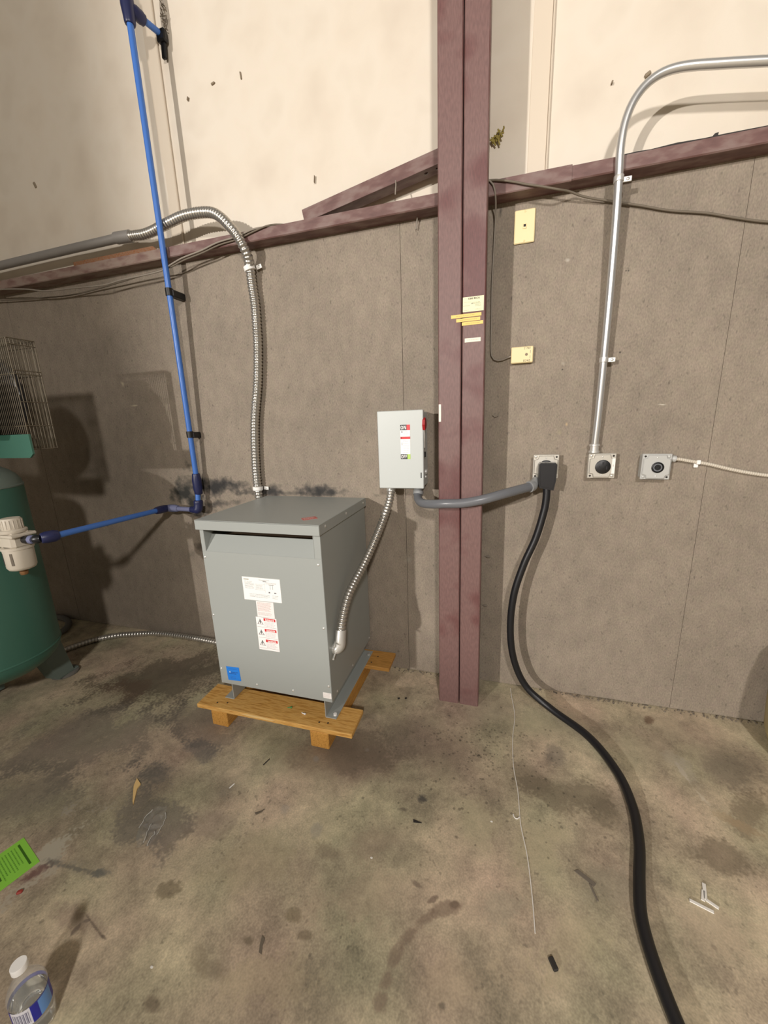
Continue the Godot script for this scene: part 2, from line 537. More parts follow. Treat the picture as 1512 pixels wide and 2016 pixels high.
# lines of small illegible print
func lines(x: int, y: int, w: int, rows: int, pitch: int, thick: int, col: String, sd: int) -> Array:
	var g := RandomNumberGenerator.new()
	g.seed = sd
	var out := []
	for r in rows:
		var at := x
		var stop := x + int(w * g.randf_range(0.75, 1.0))
		while at < stop:
			var l := g.randi_range(3, 9)
			out.append([at, y + r * pitch, mini(l, stop - at), thick, col])
			at += l + 2
	return out


# a flat printed piece that lies on a surface; b.z points out of it, at is the middle of its back
func sheet(called: String, w: float, h: float, tex: Texture2D, at: Vector3, b: Basis, parent: Node, label := "", thick := 0.0012, rough := 0.55) -> MeshInstance3D:
	var mb := MB.new()
	var q := func(x, y, z): return at + b * Vector3(x * w / 2.0, y * h / 2.0, z)
	mb.face([q.call(-1, -1, thick), q.call(1, -1, thick), q.call(1, 1, thick), q.call(-1, 1, thick)], b.z, [Vector2(0, 1), Vector2(1, 1), Vector2(1, 0), Vector2(0, 0)])
	for k in [[-1, -1, 1, -1, Vector3(0, -1, 0)], [1, -1, 1, 1, Vector3(1, 0, 0)], [1, 1, -1, 1, Vector3(0, 1, 0)], [-1, 1, -1, -1, Vector3(-1, 0, 0)]]:
		mb.face([q.call(k[0], k[1], 0), q.call(k[2], k[3], 0), q.call(k[2], k[3], thick), q.call(k[0], k[1], thick)], b * k[4], [Vector2(0.01, 0.01), Vector2(0.01, 0.01), Vector2(0.01, 0.01), Vector2(0.01, 0.01)])
	var m := StandardMaterial3D.new()
	m.resource_name = called
	m.albedo_texture = tex
	m.roughness = rough
	m.texture_repeat = false
	return part(called, mb, m, parent, label)


func lettering(text: String, size: float, m: Material, at: Vector3, b: Basis, parent: Node, bold := true, width := 0.0) -> MeshInstance3D:
	var f := SystemFont.new()
	f.font_names = PackedStringArray(["Droid Sans"])
	f.font_weight = 700 if bold else 400
	var t := TextMesh.new()
	t.text = text
	t.font = f
	t.font_size = 32
	t.pixel_size = size / 32.0
	t.depth = 0.0008
	var o := MeshInstance3D.new()
	o.name = "lettering"
	o.mesh = t
	o.material_override = m
	parent.add_child(o, true)
	var box := t.get_aabb().size
	var k := (width / box.x) if width > 0.0 and box.x > 0.0 else 1.0
	o.transform = Transform3D(b * Basis.from_scale(Vector3(k, 1, 1)), at)
	return o


func screw(parent: Node, at: Vector3, b: Basis, r := 0.0055, m: Material = null) -> void:
	var mb := MB.new().lathe([Vector2(r, 0), Vector2(r * 0.95, 0.12 * r), Vector2(0.55 * r, 0.4 * r), Vector2(0, 0.45 * r)], 10, Transform3D(b * Basis(Vector3.RIGHT, PI / 2), at))
	part("screw", mb, m if m else M.zinc, parent)


# basis whose z is the outward normal
func facing(nrm: Vector3, up := Vector3.UP) -> Basis:
	var z := nrm.normalized()
	var x := up.cross(z).normalized()
	return Basis(x, z.cross(x), z)


# ---------------------------------------------------------------- the scene
func _ready() -> void:
	rng.seed = 5
	camera_and_light()
	materials()
	room()
	steelwork()
	transformer()
	pallet()
	disconnect_switch()
	outlets()
	conduits()
	air_line()
	compressor()
	wall_fittings()
	column_stickers()
	loose_wires()
	litter()
	bottle()
	edge_tank()


func camera_and_light() -> void:
	var cam := Camera3D.new()
	cam.name = "camera"
	cam.transform = Transform3D(Basis(Vector3(0.95948, -0.03404, -0.27970), Vector3(-0.03147, 0.97352, -0.22643), Vector3(0.28000, 0.22606, 0.93301)).orthonormalized(), Vector3(0, 1.4, 1.9162))
	cam.fov = 106.2
	cam.near = 0.02
	cam.far = 60.0
	add_child(cam)
	cam.current = true
	var env := Environment.new()
	env.background_mode = Environment.BG_COLOR
	env.background_color = Color.BLACK
	env.tonemap_mode = Environment.TONE_MAPPER_LINEAR
	env.tonemap_exposure = 1.05
	env.sdfgi_enabled = true
	env.ssao_enabled = true
	env.ssil_enabled = true
	var we := WorldEnvironment.new()
	we.environment = env
	add_child(we)
	# hanging lamps of the hall, all behind the camera: a far strong one to the left and a small one hung low, close behind
	hall_lamp(Vector3(-5.3, 3.2, 10.6), 90.0, "round hanging hall lamp far behind to the left")
	hall_lamp(Vector3(0.8, 3.0, 4.35), 10.4, "round hanging lamp just behind the camera")


func hall_lamp(at: Vector3, energy: float, label: String) -> void:
	var t := thing("hanging_lamp", label, "lamp", at, "hanging hall lamps")
	var glow := StandardMaterial3D.new()
	glow.resource_name = "lamp_glass"
	glow.albedo_color = Color("fff4e0")
	glow.emission_enabled = true
	glow.emission = Color("fff9f3")
	glow.emission_energy_multiplier = 6.0
	var hood := StandardMaterial3D.new()
	hood.albedo_color = Color("8f9296")
	hood.roughness = 0.5
	part("bulb", MB.new().lathe([Vector2(0.0, -0.14), Vector2(0.08, -0.115), Vector2(0.13, -0.05), Vector2(0.14, 0.0), Vector2(0.13, 0.05), Vector2(0.08, 0.115), Vector2(0.0, 0.14)], 20), glow, t)
	part("ballast", MB.new().lathe([Vector2(0, 0.16), Vector2(0.12, 0.16), Vector2(0.12, 0.42), Vector2(0.03, 0.47), Vector2(0, 0.47)], 20), hood, t)
	part("rod", MB.new().tube([Vector3(0, 0.46, 0), Vector3(0, 6.0 - at.y, 0)], 0.012, 8), hood, t)
	var l := OmniLight3D.new()
	l.name = "lamp_light"
	l.light_color = Color("fff9f3")
	l.light_energy = energy
	l.light_size = 0.13
	l.omni_range = 40.0
	l.omni_attenuation = 2.0
	l.shadow_enabled = true
	t.add_child(l)


func materials() -> void:
	var p := mat("brown_panel_paint", "ffffff", 0.75)
	p.albedo_texture = wall_texture()
	var c := mat("concrete", "ffffff", 0.62)
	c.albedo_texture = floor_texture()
	c.heightmap_enabled = true
	c.heightmap_texture = noise_tex(0.05, 90, ["000000", "ffffff"], [0.0, 1.0], 512, 5)
	c.heightmap_scale = 0.06
	var s := mat("maroon_paint", "ffffff", 0.5)
	s.albedo_texture = column_texture()
	var g := mat("girt_paint", "ffffff", 0.55)
	g.albedo_texture = noise_tex(0.012, 12, ["5d403c", "6d4f4a", "79605a", "83706a"], [0.0, 0.4, 0.6, 1.0])
	g.uv1_triplanar = true
	g.uv1_scale = Vector3(1.2, 3, 3)
	var gd := mat("dusty_girt_paint", "ffffff", 0.7)
	gd.albedo_texture = noise_tex(0.012, 13, ["6a4c46", "7d655c", "8a776c", "8f8175"], [0.0, 0.35, 0.55, 1.0])
	gd.uv1_triplanar = true
	gd.uv1_scale = Vector3(1.0, 3, 3)
	var r := mat("rusty_steel", "ffffff", 0.8)
	r.albedo_texture = noise_tex(0.03, 14, ["6b3a24", "8a5a36", "7c6252", "98683c"], [0.0, 0.4, 0.6, 1.0])
	r.uv1_triplanar = true
	r.uv1_scale = Vector3(4, 8, 8)
	var f := mat("white_facing", "ffffff", 0.5)
	f.albedo_texture = noise_tex(0.006, 16, ["d3c7b6", "dbd0bf", "ddd3c3", "d6cbba"], [0.0, 0.4, 0.65, 1.0])
	f.uv1_world_triplanar = true
	f.uv1_triplanar = true
	f.uv1_scale = Vector3(0.7, 0.7, 0.7)
	mat("facing_tape", "d6c9b6", 0.45)
	mat("dark_gap", "1c1816", 0.9)
	mat("hall_wall", "54524f", 0.9)
	mat("hall_ceiling", "6c6a66", 0.9)
	mat("transformer_grey", "9da19d", 0.42)
	mat("core_varnish", "74604c", 0.6)
	mat("switch_grey", "c4c9c6", 0.4)
	mat("zinc", "dcdbd6", 0.35, 0.6)
	mat("emt_steel", "d8d8d6", 0.32, 0.75)
	mat("dull_conduit", "96928d", 0.5, 0.2)
	var fx := mat("flex_steel", "c2beb6", 0.3, 0.8)
	fx.metallic_specular = 0.6
	mat("cast_grey", "bcbcb8", 0.55, 0.2)
	mat("plated_box", "d6d2c8", 0.38, 0.6)
	mat("pvc_grey", "6d6f73", 0.33)
	mat("pvc_ring", "a2a4a4", 0.45, 0.3)
	mat("black_rubber", "17171a", 0.42)
	mat("black_plastic", "151516", 0.45)
	mat("blue_pipe", "4676c6", 0.35)
	mat("navy_fitting", "23284f", 0.4)
	mat("fitting_dust", "6d7190", 0.7)
	mat("compressor_green", "3f6a5b", 0.38)
	mat("leg_dust", "66736c", 0.7)
	mat("tank_dust", "6d7a72", 0.75)
	mat("cage_wire", "6b6252", 0.55, 0.4)
	mat("pump_black", "1b1c1f", 0.35)
	mat("cream_plastic", "c9c0b0", 0.5)
	mat("ivory_plastic", "e8d6a4", 0.45)
	mat("brass", "a8805a", 0.4, 0.7)
	mat("red_plastic", "a3191f", 0.4)
	mat("print_black", "1c1c1e", 0.6)
	mat("print_white", "f4f2ee", 0.6)
	mat("wire_grey", "8d8478", 0.6)
	mat("wire_brown", "6e6456", 0.65)
	mat("rubber_pad", "6c6a64", 0.85)
	mat("tan_tank", "a3966c", 0.5)
	mat("paper_white", "e6e2da", 0.7)
	mat("dark_scrap", "2b2724", 0.7)
	mat("grey_scrap", "6f665a", 0.8)
	mat("wood_sliver", "e2c082", 0.75)
	mat("dull_scrap", "8a7c68", 0.8)
	mat("red_scrap", "9c3a30", 0.6)
	mat("anchor_green", "4f8a4a", 0.5)
	for k in 3:
		var w := mat(["pallet_wood", "pallet_wood_side", "pallet_wood_dark"][k], "ffffff", 0.7)
		w.albedo_texture = noise_tex(0.02, 30 + k, [["a67230", "cf9c50", "dcae64", "b88440"], ["a8742f", "c08a3e", "cf9a4a", "b5803a"], ["9a6c30", "b5823e", "c6924a", "a87838"]][k], [0.0, 0.4, 0.6, 1.0], 512, 5)
		w.uv1_triplanar = true
		w.uv1_scale = Vector3(0.8, 9, 9) if k != 1 else Vector3(9, 9, 0.8)
	var clear := mat("clear_plastic", "ffffff", 0.04)
	clear.transparency = BaseMaterial3D.TRANSPARENCY_ALPHA
	clear.albedo_color = Color(0.97, 0.98, 0.98, 0.13)
	var film := mat("film_plastic", "ffffff", 0.08)
	film.transparency = BaseMaterial3D.TRANSPARENCY_ALPHA
	film.albedo_color = Color(0.97, 0.98, 0.98, 0.05)
	mat("glint_white", "cfcfca", 0.25)
	var water := mat("drinking_water", "ffffff", 0.0)
	water.albedo_color = Color(0.95, 0.97, 0.97, 0.0)
	water.refraction_enabled = true
	water.refraction_scale = 0.033
	water.transparency = BaseMaterial3D.TRANSPARENCY_ALPHA


func room() -> void:
	# floor slab, textured in metres
	var fl := MB.new()
	var X0 := -8.0
	var X1 := 7.0
	var Z1 := 14.0
	var fq := func(x, z): return Vector2((x + 2.95) / 4.3, (z + 0.3) / 2.15)
	fl.face([Vector3(X0, 0, -0.3), Vector3(X1, 0, -0.3), Vector3(X1, 0, Z1), Vector3(X0, 0, Z1)], Vector3.UP, [fq.call(X0, -0.3), fq.call(X1, -0.3), fq.call(X1, Z1), fq.call(X0, Z1)])
	fl.face([Vector3(X0, -0.2, -0.3), Vector3(X1, -0.2, -0.3), Vector3(X1, -0.2, Z1), Vector3(X0, -0.2, Z1)], Vector3.DOWN)
	var fo := part("floor", fl, M.concrete, self)
	tag(fo, "stained grey-tan concrete floor of the workshop", "floor", "", "structure")
	var c := part("ceiling", MB.new().box(Vector3(-0.5, 6.1, 6.8), Vector3(15.4, 0.2, 14.6)), M.hall_ceiling, self)
	tag(c, "high pale ceiling of the workshop hall", "ceiling", "", "structure")
	var wl := part("wall_left", MB.new().box(Vector3(-8.1, 3.0, 6.8), Vector3(0.2, 6.4, 14.6)), M.hall_wall, self)
	tag(wl, "plain hall wall closing the room on the left", "wall", "", "structure")
	var wr := part("wall_right", MB.new().box(Vector3(7.1, 3.0, 6.8), Vector3(0.2, 6.4, 14.6)), M.hall_wall, self)
	tag(wr, "plain hall wall closing the room on the right", "wall", "", "structure")
	var wf := part("wall_front", MB.new().box(Vector3(-0.5, 3.0, 14.1), Vector3(15.4, 6.4, 0.2)), M.hall_wall, self)
	tag(wf, "plain hall wall far behind the camera", "wall", "", "structure")
	# unseen partition, added to keep the left lamp's light off the compressor bay
	var pw := part("wall_added_blocker", MB.new().box(Vector3(-6.24, 3.0, 8.0), Vector3(3.52, 6.0, 0.12), 0.01), M.hall_wall, self)
	tag(pw, "unseen partition wall added to block the left lamp from the compressor bay", "wall", "", "structure")
	var lk := thing("added_locker", "unseen grey locker added to keep the left lamp off the lower left floor", "locker", Vector3(-4.17, 0, 8.0))  # unseen, added so the left lamp misses the floor round the bottle
	part("body", MB.new().box(Vector3(0, 1.17, 0), Vector3(0.60, 2.34, 0.5), 0.01), M.hall_wall, lk)
	for s in [-1.0, 1.0]:
		var dr := part("door", MB.new().box(Vector3(0.148 * s, 1.19, -0.259), Vector3(0.288, 2.22, 0.018), 0.004), M.hall_ceiling, lk)
		part("handle", MB.new().box(Vector3(0.03 * s, 1.2, -0.278), Vector3(0.016, 0.14, 0.02), 0.004), M.zinc, dr)
	# the wall in view: painted panels below, white insulation facing above
	var wb := thing("wall_back", "workshop wall with brown-grey panels below and white insulation facing above", "wall", Vector3.ZERO, "", "structure")
	part("backing", MB.new().box(Vector3(-0.5, 3.0, -0.24), Vector3(15.4, 6.4, 0.2)), M.dark_gap, wb)
	var x := -0.455 - 1.293 * 6
	while x < 7.0:
		var a := maxf(x, X0) + 0.0008
		var b := minf(x + 1.293, X1) - 0.0008
		var mb := MB.new()
		var lean := rng.randf_range(0.0, 0.0015)
		var q := func(px, py): return Vector2((px + 3.6) / 5.2, (2.3 - py) / 2.3)
		mb.face([Vector3(a, 0.004, -lean), Vector3(b, 0.004, 0), Vector3(b, 2.272, 0), Vector3(a, 2.272, -lean)], Vector3.BACK, [q.call(a, 0.004), q.call(b, 0.004), q.call(b, 2.272), q.call(a, 2.272)])
		for e in [a, b]:
			mb.face([Vector3(e, 0.004, -0.016), Vector3(e, 0.004, 0 if e == b else -lean), Vector3(e, 2.272, 0 if e == b else -lean), Vector3(e, 2.272, -0.016)], Vector3(-1 if e == a else 1, 0, 0))
		mb.face([Vector3(a, 0.004, -0.016), Vector3(b, 0.004, -0.016), Vector3(b, 0.004, 0), Vector3(a, 0.004, -lean)], Vector3.DOWN)
		part("panel", mb, M.brown_panel_paint, wb)
		x += 1.293
	var bulge := FastNoiseLite.new()
	bulge.seed = 3
	bulge.frequency = 0.55
	x = -1.69 - 1.84 * 3
	while x < 7.0:
		var mb := MB.new()
		var a := maxf(x, X0)
		var b := minf(x + 1.84, X1)
		if b - a > 0.1:
			var nx := 24
			var ny := 40
			var pt := func(i, j):
				var px: float = lerpf(a, b, float(i) / nx)
				var py: float = lerpf(2.25, 6.0, float(j) / ny)
				var edge: float = minf(px - a, b - px)
				var pillow: float = 0.016 * (1.0 - exp(-edge / 0.10))
				return Vector3(px, py, -0.078 + pillow + bulge.get_noise_2d(px, py) * 0.012 * (1.0 - exp(-edge / 0.05)))
			for i in nx:
				for j in ny:
					var p := [pt.call(i, j), pt.call(i + 1, j), pt.call(i + 1, j + 1), pt.call(i, j + 1)]
					var nn := []
					for k in [[i, j], [i + 1, j], [i + 1, j + 1], [i, j + 1]]:
						var dx: Vector3 = pt.call(mini(k[0] + 1, nx), k[1]) - pt.call(maxi(k[0] - 1, 0), k[1])
						var dy: Vector3 = pt.call(k[0], mini(k[1] + 1, ny)) - pt.call(k[0], maxi(k[1] - 1, 0))
						nn.append(dx.cross(dy).normalized())
					mb.tri(p[0], p[1], p[2], nn[0], nn[1], nn[2])
					mb.tri(p[0], p[2], p[3], nn[0], nn[2], nn[3])
			part("insulation_facing", mb, M.white_facing, wb)
			if x > X0:
				var tp := MB.new()
				tp.box(Vector3(x - 0.036, 4.125, -0.0735), Vector3(0.07, 3.75, 0.006), 0.002)
				part("seam_tape", tp, M.facing_tape, wb)
				part("seam_fold", MB.new().box(Vector3(x + 0.004, 4.125, -0.071), Vector3(0.008, 3.75, 0.012), 0.003), M.facing_tape, wb)
		x += 1.84
	# small tears and pinned scraps in the white facing
	for s in [[-1.38, 3.026, 0.02, 0.008, 12.0], [-1.223, 3.02, 0.007, 0.03, 6.0], [-1.535, 3.0, 0.005, 0.016, -20.0], [0.489, 2.626, 0.02, 0.012, 30.0], [0.371, 2.629, 0.006, 0.01, -20.0], [-2.666, 2.832, 0.014, 0.03, 20.0], [-1.90, 2.375, 0.009, 0.022, 0.0], [-0.88, 2.54, 0.002, 0.03, -8.0]]:
		part("torn_scrap", MB.new().box(Vector3(s[0], s[1], -0.058), Vector3(s[2], s[3], 0.012), 0.002, Basis(Vector3.BACK, deg_to_rad(s[4]))), M.dull_scrap, wb)
	# the hole with yellow wool beside the column
	var wool := MB.new()
	for k in 14:
		var p0 := Vector3(-0.045 + rng.randf_range(-0.02, 0.02), 2.545 + rng.randf_range(-0.02, 0.02), -0.06)
		wool.tube([p0, p0 + Vector3(rng.randf_range(-0.015, 0.015), rng.randf_range(-0.02, 0.01), 0.012), p0 + Vector3(rng.randf_range(-0.02, 0.02), rng.randf_range(-0.02, 0.02), 0.004)], 0.0035, 5)
	mat("glass_wool", "9a8a48", 0.9)
	part("insulation_wool", wool, M.glass_wool, wb, "tuft of yellow insulation wool in a torn hole")
	# crumbs of debris along the foot of the wall
	var crumbs := MB.new()
	for k in 160:
		var cx := rng.randf_range(0.25, 1.25) if k < 120 else rng.randf_range(-0.6, -0.26)
		var sz := rng.randf_range(0.002, 0.007)
		crumbs.box(Vector3(cx, sz * 0.4, 0.004 + absf(rng.randfn(0, 0.012))), Vector3(sz * 1.6, sz, sz), sz * 0.3, Basis(Vector3.UP, rng.randf() * TAU))
	var cr := part("floor_crumbs", crumbs, M.grey_scrap, self)
	tag(cr, "grit and paint crumbs along the foot of the brown wall", "debris", "", "stuff")


func steelwork() -> void:
	# column of two channels, toe to toe, on a back plate
	var t := thing("steel_column", "tall maroon painted steel column of two channels, stickers on its face", "column", Vector3(-0.155, 0, 0.15))
	var edge := func(x0, x1, y): return lerpf(x0, x1, y / 3.0)
	for s in [[-0.251, -0.254, -0.1525, -0.1635], [-0.1485, -0.1595, -0.0565, -0.0715]]:
		var mb := MB.new()
		var q := func(k, y, inset):
			return edge.call(s[0], s[1], y) + inset if k == 0 else edge.call(s[2], s[3], y) - inset
		var hh := 6.0
		var bv := 0.004
		var pt := func(k, y, z, inset): return Vector3(q.call(k, y, inset) + 0.155, y, z - 0.15)
		for seg in 4:
			var ya := hh * seg / 4.0
			var yb := hh * (seg + 1) / 4.0
			var ua := Vector2(0, 1.0 - ya / 3.0)
			var ub := Vector2(0, 1.0 - yb / 3.0)
			var o := Vector2(0.5 if s[0] > -0.2 else 0.0, 0.3 if s[0] > -0.2 else 0.0)
			var R := Vector2(0.45, 0)
			mb.face([pt.call(0, ya, 0.21, bv), pt.call(1, ya, 0.21, bv), pt.call(1, yb, 0.21, bv), pt.call(0, yb, 0.21, bv)], Vector3.BACK, [ua + o, ua + o + R, ub + o + R, ub + o])
			for k in [0, 1]:
				var dir := Vector3(-1 if k == 0 else 1, 0, 0)
				mb.face([pt.call(k, ya, 0.21, bv), pt.call(k, ya, 0.21 - bv, 0), pt.call(k, yb, 0.21 - bv, 0), pt.call(k, yb, 0.21, bv)], dir + Vector3.BACK, [ua + o, ua + o, ub + o, ub + o])
				mb.face([pt.call(k, ya, 0.21 - bv, 0), pt.call(k, ya, 0.105, 0), pt.call(k, yb, 0.105, 0), pt.call(k, yb, 0.21 - bv, 0)], dir, [ua + o, ua + o + R, ub + o + R, ub + o])
		part("channel", mb, M.maroon_paint, t)
	part("back_plate", MB.new().box(Vector3(-0.004, 3.0, -0.055), Vector3(0.17, 6.0, 0.02), 0.003), M.girt_paint, t)
	# girts: channels that lie flat along the wall
	var prof := PackedVector2Array([Vector2(-0.06, 2.27), Vector2(0.071, 2.27), Vector2(0.075, 2.274), Vector2(0.075, 2.317), Vector2(0.0725, 2.317), Vector2(0.0725, 2.2735), Vector2(-0.06, 2.2735)])
	var along := func(x0: float) -> Transform3D: return Transform3D(Basis(Vector3(0, 0, 1), Vector3(0, 1, 0), Vector3(-1, 0, 0)), Vector3(x0, 0, 0))
	var gl := thing("wall_girt", "long maroon wall girt left of the column with a rusty flange patch", "girt", Vector3(-0.16, 2.27, 0))
	part("channel", MB.new().prism(prof, 0, 1.5, Transform3D(along.call(0.0).basis, Vector3(0, -2.27, 0))), M.girt_paint, gl)
	part("channel", MB.new().prism(prof, 0, 6.34, Transform3D(along.call(0.0).basis, Vector3(-1.5, -2.27, 0))), M.dusty_girt_paint, gl, "dust covered stretch of the girt")
	part("flange_piece", MB.new().prism(PackedVector2Array([Vector2(-2.163, 0.03), Vector2(-1.60, 0.03), Vector2(-1.575, 0.047), Vector2(-1.60, 0.0665), Vector2(-1.66, 0.0665), Vector2(-2.163, 0.0665)]), 0.066, 0.0735), M.rusty_steel, gl, "rusty flange piece standing above the girt")
	var gr := thing("wall_girt", "maroon wall girt right of the column with a lapped end", "girt", Vector3(-0.15, 2.27, 0))
	part("channel", MB.new().prism(prof, 0, -7.0, Transform3D(along.call(0.0).basis, Vector3(0, -2.27, 0))), M.girt_paint, gr)
	var lap := PackedVector2Array([Vector2(0.02, 2.2665), Vector2(0.076, 2.2665), Vector2(0.0785, 2.27), Vector2(0.0785, 2.32), Vector2(0.0758, 2.32), Vector2(0.0758, 2.2695), Vector2(0.02, 2.2695)])
	part("lap_plate", MB.new().prism(lap, 0, -0.384, Transform3D(along.call(0.0).basis, Vector3(0, -2.27, 0))), M.girt_paint, gr)
	var torn := PackedVector2Array([Vector2(0.545, 0.03), Vector2(1.05, 0.03), Vector2(1.05, 0.05), Vector2(0.86, 0.052), Vector2(0.80, 0.051), Vector2(0.72, 0.054), Vector2(0.64, 0.050), Vector2(0.60, 0.052), Vector2(0.555, 0.051)])
	part("torn_lip", MB.new().prism(torn, 0.066, 0.0728), M.dark_scrap, gr, "dark torn strip along the top lip")
	part("flap", MB.new().prism(PackedVector2Array([Vector2(0.815, 0.045), Vector2(0.845, 0.045), Vector2(0.846, 0.068), Vector2(0.835, 0.066), Vector2(0.823, 0.052)]), 0.052, 0.058), M.dark_scrap, gr)
	# loose brace, one end behind the column, the other on the girt
	var br := thing("steel_brace", "loose maroon channel leaning up from the girt to behind the column", "brace", Vector3(-0.906, 2.327, 0.0))
	var sl := Basis(Vector3.BACK, atan(0.184))
	br.transform = Transform3D(sl, Vector3(-0.906, 2.327, 0.0))
	part("front_flange", MB.new().box(Vector3(0.35, 0.0275, 0.0285), Vector3(0.70, 0.055, 0.003), 0.001), M.girt_paint, br)
	part("rear_flange", MB.new().box(Vector3(0.35, 0.0275, -0.0335), Vector3(0.70, 0.055, 0.003), 0.001), M.girt_paint, br)
	var web := CSGBox3D.new()
	web.name = "web"
	web.size = Vector3(0.70, 0.003, 0.06)
	web.position = Vector3(0.35, 0.0015, -0.0025)
	web.material = M.girt_paint
	for hx in [0.232, 0.282]:
		var hole := CSGCylinder3D.new()
		hole.radius = 0.009
		hole.height = 0.02
		hole.sides = 16
		hole.operation = CSGShape3D.OPERATION_SUBTRACTION
		hole.position = Vector3(hx, 0, 0.004)
		web.add_child(hole)
	br.add_child(web)
	# bent tie wires on brace and girt
	single("tie_wire", MB.new().tube(spline([Vector3(0.0, 0.02, -0.004), Vector3(0.003, 0.0, 0.004), Vector3(0.001, -0.018, 0.005), Vector3(-0.001, -0.035, 0.003)], 0.004), 0.0028, 8), M.wire_grey, "short bent tie wire hanging under the loose brace", "wire", Vector3(-0.462, 2.396, 0.033), "bent tie wires")
	single("tie_wire", MB.new().tube(spline([Vector3(-0.006, 0.012, 0.002), Vector3(0.0, 0.016, 0.008), Vector3(0.006, 0.01, 0.006), Vector3(0.003, -0.01, 0.003), Vector3(-0.001, -0.036, 0.0)], 0.004), 0.003, 8), M.wire_grey, "short bent tie wire hanging below the girt beside the column", "wire", Vector3(-0.377, 2.262, 0.012), "bent tie wires")


func transformer() -> void:
	var t := thing("transformer", "grey steel dry-type transformer cabinet on a wooden pallet", "transformer", Vector3(-0.968, 0.105, 0.301))
	var O := -t.position
	var g: Material = M.transformer_grey
	var x0 := -1.262
	var x1 := -0.675
	var z0 := 0.03
	var z1 := 0.572
	var yb := 0.19
	var yt := 0.972
	# shell: sides, back and inner dark box
	var sh := MB.new()
	sh.box(O + Vector3(x0 + 0.001, (yb + yt) / 2, (z0 + z1 - 0.004) / 2), Vector3(0.002, yt - yb, z1 - z0 - 0.004))
	sh.box(O + Vector3(x1 - 0.001, (yb + yt) / 2, (z0 + z1 - 0.004) / 2), Vector3(0.002, yt - yb, z1 - z0 - 0.004))
	sh.box(O + Vector3((x0 + x1) / 2, (yb + yt) / 2, z0 + 0.001), Vector3(x1 - x0 - 0.004, yt - yb, 0.002))
	part("side_shell", sh, g, t)
	part("core", MB.new().box(O + Vector3((x0 + x1) / 2, 0.56, 0.27), Vector3(0.52, 0.72, 0.40), 0.01), M.core_varnish, t)
	# front panel: flat sheet below, jambs and sloping louver at the top
	part("front_panel", MB.new().box(O + Vector3((x0 + x1) / 2, (yb + 0.868) / 2, z1 - 0.002), Vector3(x1 - x0, 0.868 - yb, 0.004), 0.0015), g, t)
	for s in [[x0, -1.243], [-0.706, x1]]:
		part("jamb", MB.new().box(O + Vector3((s[0] + s[1]) / 2, 0.92, z1 - 0.002), Vector3(s[1] - s[0], 0.106, 0.004), 0.0012), g, t)
	var lv := MB.new()
	lv.face([O + Vector3(-1.243, 0.867, z1 - 0.001), O + Vector3(-0.706, 0.867, z1 - 0.001), O + Vector3(-0.706, 0.934, z1 - 0.050), O + Vector3(-1.243, 0.934, z1 - 0.050)], Vector3(0, 1, 1))
	lv.face([O + Vector3(-1.243, 0.866, z1 - 0.003), O + Vector3(-0.706, 0.866, z1 - 0.003), O + Vector3(-0.706, 0.933, z1 - 0.052), O + Vector3(-1.243, 0.933, z1 - 0.054)], Vector3(0, -1, -1))
	part("louver", lv, g, t)
	for s in [[-1.243, 1.0], [-0.706, -1.0]]:
		part("louver_cheek", MB.new().prism(PackedVector2Array([Vector2(0, 0.866), Vector2(0, 0.972), Vector2(-0.06, 0.972), Vector2(-0.06, 0.945)]), 0, 0.002 * s[1], Transform3D(Basis(Vector3(0, 0, 1), Vector3(0, 1, 0), Vector3(1, 0, 0)), O + Vector3(s[0], 0, z1))), g, t)
	# lid with turned-down rim
	var lid := MB.new()
	lid.box(O + Vector3(-0.9685, 1.0125, 0.304), Vector3(0.599, 0.005, 0.568), 0.002)
	lid.box(O + Vector3(-0.9685, 0.9925, 0.5865), Vector3(0.599, 0.044, 0.003), 0.001)
	lid.box(O + Vector3(-0.9685, 0.9925, 0.0215), Vector3(0.599, 0.044, 0.003), 0.001)
	lid.box(O + Vector3(-1.2665, 0.9925, 0.304), Vector3(0.003, 0.044, 0.562), 0.001)
	lid.box(O + Vector3(-0.6705, 0.9925, 0.304), Vector3(0.003, 0.044, 0.562), 0.001)
	part("lid", lid, g, t)
	# feet: angles that run front to back
	for s in [-1.0, 1.0]:
		var ft := MB.new()
		var xc := -1.2035 if s < 0 else -0.7135
		ft.box(O + Vector3(xc, 0.1485, 0.302), Vector3(0.004, 0.083, 0.54), 0.001)
		ft.box(O + Vector3(xc + 0.026 * s, 0.107, 0.302), Vector3(0.052, 0.004, 0.54), 0.001)
		part("foot", ft, g, t)
	part("base_pan", MB.new().box(O + Vector3((x0 + x1) / 2, 0.1915, 0.30), Vector3(0.57, 0.003, 0.53), 0.001), g, t)
	for s in [[-1.253, 0.838], [-0.693, 0.842], [-1.252, 0.554], [-0.69, 0.555], [-1.252, 0.269], [-1.061, 0.214], [-0.869, 0.217], [-0.687, 0.272]]:
		screw(t, O + Vector3(s[0], s[1], z1), Basis.IDENTITY, 0.0062)
	var rt := facing(Vector3.RIGHT)
	for s in [[0.996, 0.062], [0.996, 0.3], [0.996, 0.529]]:
		screw(t, O + Vector3(-0.669, s[0], s[1]), rt, 0.0062)
	for s in [[0.205, 0.313], [0.206, 0.513], [0.205, 0.05]]:
		screw(t, O + Vector3(x1, s[0], s[1]), rt, 0.0062)
	part("bolt", MB.new().lathe([Vector2(0.009, 0), Vector2(0.009, 0.006), Vector2(0, 0.0065)], 6, Transform3D(Basis.IDENTITY, O + Vector3(-0.676, 0.109, 0.55))), M.print_white, t)
	part("bolt", MB.new().lathe([Vector2(0.009, 0), Vector2(0.009, 0.006), Vector2(0, 0.0065)], 6, Transform3D(Basis.IDENTITY, O + Vector3(-0.676, 0.109, 0.07))), M.zinc, t)
